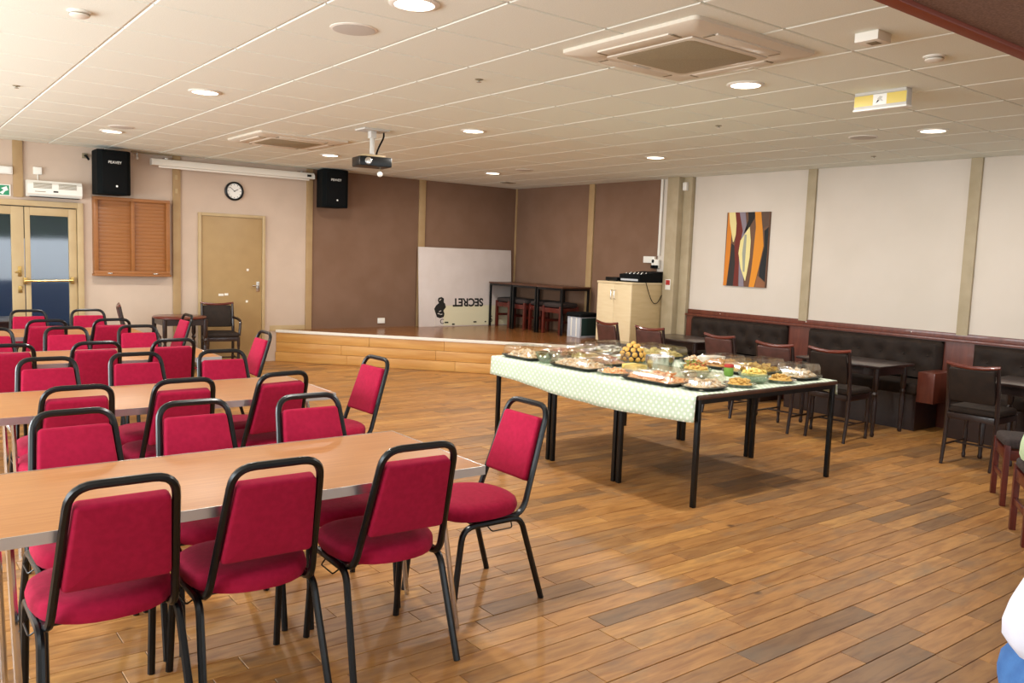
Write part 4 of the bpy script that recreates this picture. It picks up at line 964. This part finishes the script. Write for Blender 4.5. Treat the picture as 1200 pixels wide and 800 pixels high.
# hanging emergency sign
t = thing('emergency_sign', 'yellow and white emergency sign box fixed under the ceiling', 'sign', (5.13, 2.92, H), math.radians(-90))
MB().cbox(-.17, .17, -.035, .035, -.018, -.0005, .002).cbox(-.175, .175, -.03, .03, -.105, -.018, .003).build('housing', G['spk_grey'], t)
for q in (-.1085, .1085): MB().box(q-.0635, q+.0635, -.0325, -.03, -.088, -.022).build('yellow_panel', G['yellow_sign'], t, smooth=0)
MB().box(-.045, .045, -.0325, -.03, -.088, -.022).build('symbol_panel', G['paper'], t, smooth=0)
poly_plate([(-.025,-.025),(-.005,-.012),(-.018,.0),(.0,.018),(.02,.012),(.008,.002),(.024,-.014),(.010,-.012),(.0,-.002)], .001, M=T(0, -.033, -.053) @ FACE_Y).build('running_figure', G['spk_grey'], t)
MB().cbox(-.178, .178, -.034, .034, -.116, -.105, .002).build('tube_strip', G['paper'], t)
tag(MB().cbox(7.72, 7.92, 10.36, 10.50, H-.008, H-.0005, .002).build('ceiling_vent', G['ac_grille']), 'thin dark vent slot in the ceiling near the stage corner', 'vent')

# ------------------------------------------------------------------ person at the right edge
def skin_mesh(name, V, E, m, parent, sub=2):
    me = bpy.data.meshes.new(name); me.from_pydata([v[:3] for v in V], E, []); me.materials.append(m)
    o = bpy.data.objects.new(name, me); C.objects.link(o); o.parent = parent
    sk = o.modifiers.new('skin', 'SKIN'); sk.use_smooth_shade = True
    me.skin_vertices.new(name='') if not me.skin_vertices else None
    for i, v in enumerate(V): me.skin_vertices[0].data[i].radius = (v[3], v[4] if len(v) > 4 else v[3])
    me.skin_vertices[0].data[0].use_root = True
    sb = o.modifiers.new('sub', 'SUBSURF'); sb.levels = sub; sb.render_levels = sub
    return o
# faces +x in its own space, stands leaning forward a little
pe = thing('person', 'person in loose white top and blue jeans standing at the bottom right corner', 'person', (1.765, .50, 0), math.radians(-37.7))
V = [(0,0,.92,.105,.13),(.08,0,1.10,.09,.12),(.17,0,1.26,.115,.155),(.27,0,1.39,.085,.15),(.325,0,1.46,.05,.055),(.365,0,1.52,.055,.055),(.41,0,1.60,.085,.072),(.415,0,1.68,.075,.068)]
E = [(i, i+1) for i in range(7)]
def chain(start, pts):
    k = start
    for p in pts: V.append(p); E.append((k, len(V)-1)); k = len(V)-1
    return k
for s in (-1, 1):
    chain(0, [(.0, s*.095, .84, .095, .09), (.02, s*.10, .48, .058), (.0, s*.10, .25, .055), (-.01, s*.105, .10, .038), (.06, s*.11, .045, .036), (.17, s*.12, .035, .030)])
    wrist = chain(3, [(.28, s*.19, 1.38, .055), (.38, s*.22, 1.13, .040), (.58, s*.19, 1.02, .030), (.63, s*.185, 1.0, .028, .016), (.69, s*.18, .97, .034, .014)])
    for q, (dy, ln) in enumerate(((-.030, .075), (-.010, .085), (.010, .08), (.030, .06))):
        chain(wrist, [(.715, s*.18+dy, .955, .009), (.715+ln*.5, s*.18+dy, .935, .0085), (.715+ln*.8, s*.18+dy, .905, .0075)])
    chain(wrist-1, [(.65, s*.145, .99, .012), (.685, s*.125, .97, .010), (.71, s*.12, .95, .009)])
body = skin_mesh('body', V, E, G['skin'], pe)
V = [(.0,0,.855,.150,.182),(-.005,0,.92,.158,.188),(.085,0,1.07,.125,.165),(.175,0,1.24,.130,.175),(.26,0,1.385,.10,.165)]; E = [(0,1),(1,2),(2,3),(3,4)]
for s in (-1, 1): chain(4, [(.28, s*.195, 1.375, .072), (.345, s*.22, 1.22, .062), (.37, s*.222, 1.15, .06)])
skin_mesh('white_top', V, E, G['shirt'], pe)
V = [(.0,0,.90,.135,.17),(.0,0,.80,.140,.165)]; E = [(0,1)]
for s in (-1, 1): chain(1, [(.0, s*.10, .74, .110, .100), (.015, s*.102, .48, .080), (.0, s*.102, .25, .075), (-.005, s*.105, .08, .070)])
skin_mesh('jeans', V, E, G['jeans'], pe)
V = [(.375,0,1.62,.085,.085),(.40,0,1.695,.092,.085),(.325,0,1.56,.05,.07)]; E = [(0,1),(0,2)]
skin_mesh('hair', V, E, G['hair'], pe)
HX, HZ = .24, -.04
for s in (-1, 1):
    MB().loft([[(x*k_+.065, y*k_+s*.113, z) for x, y in rrect(.27, .10, .045, 5)] for k_, z in ((.97, .001), (1, .02), (1, .045), (.85, .075), (.5, .095))]).build('shoe', G['shoe'], pe)
    MB().lathe(sph(.011), 10, M=T(.248+HX, s*.030, 1.655+HZ)).build('eye', G['ink'], pe)
    MB().lathe(sph(.022), 8, M=T(.165+HX, s*.078, 1.64+HZ)).build('ear', G['skin'], pe)
MB().loft([[(.245, -.012, 1.655), (.245, .012, 1.655), (.245, .012, 1.64), (.245, -.012, 1.64)], [(.272, -.016, 1.618), (.272, .016, 1.618), (.255, .016, 1.608), (.255, -.016, 1.608)]], M=T(HX, 0, HZ)).build('nose', G['skin'], pe)
MB().cbox(.235, .252, -.024, .024, 1.582, 1.592, .003, M=T(HX, 0, HZ)).build('mouth', G['red_lid'], pe)
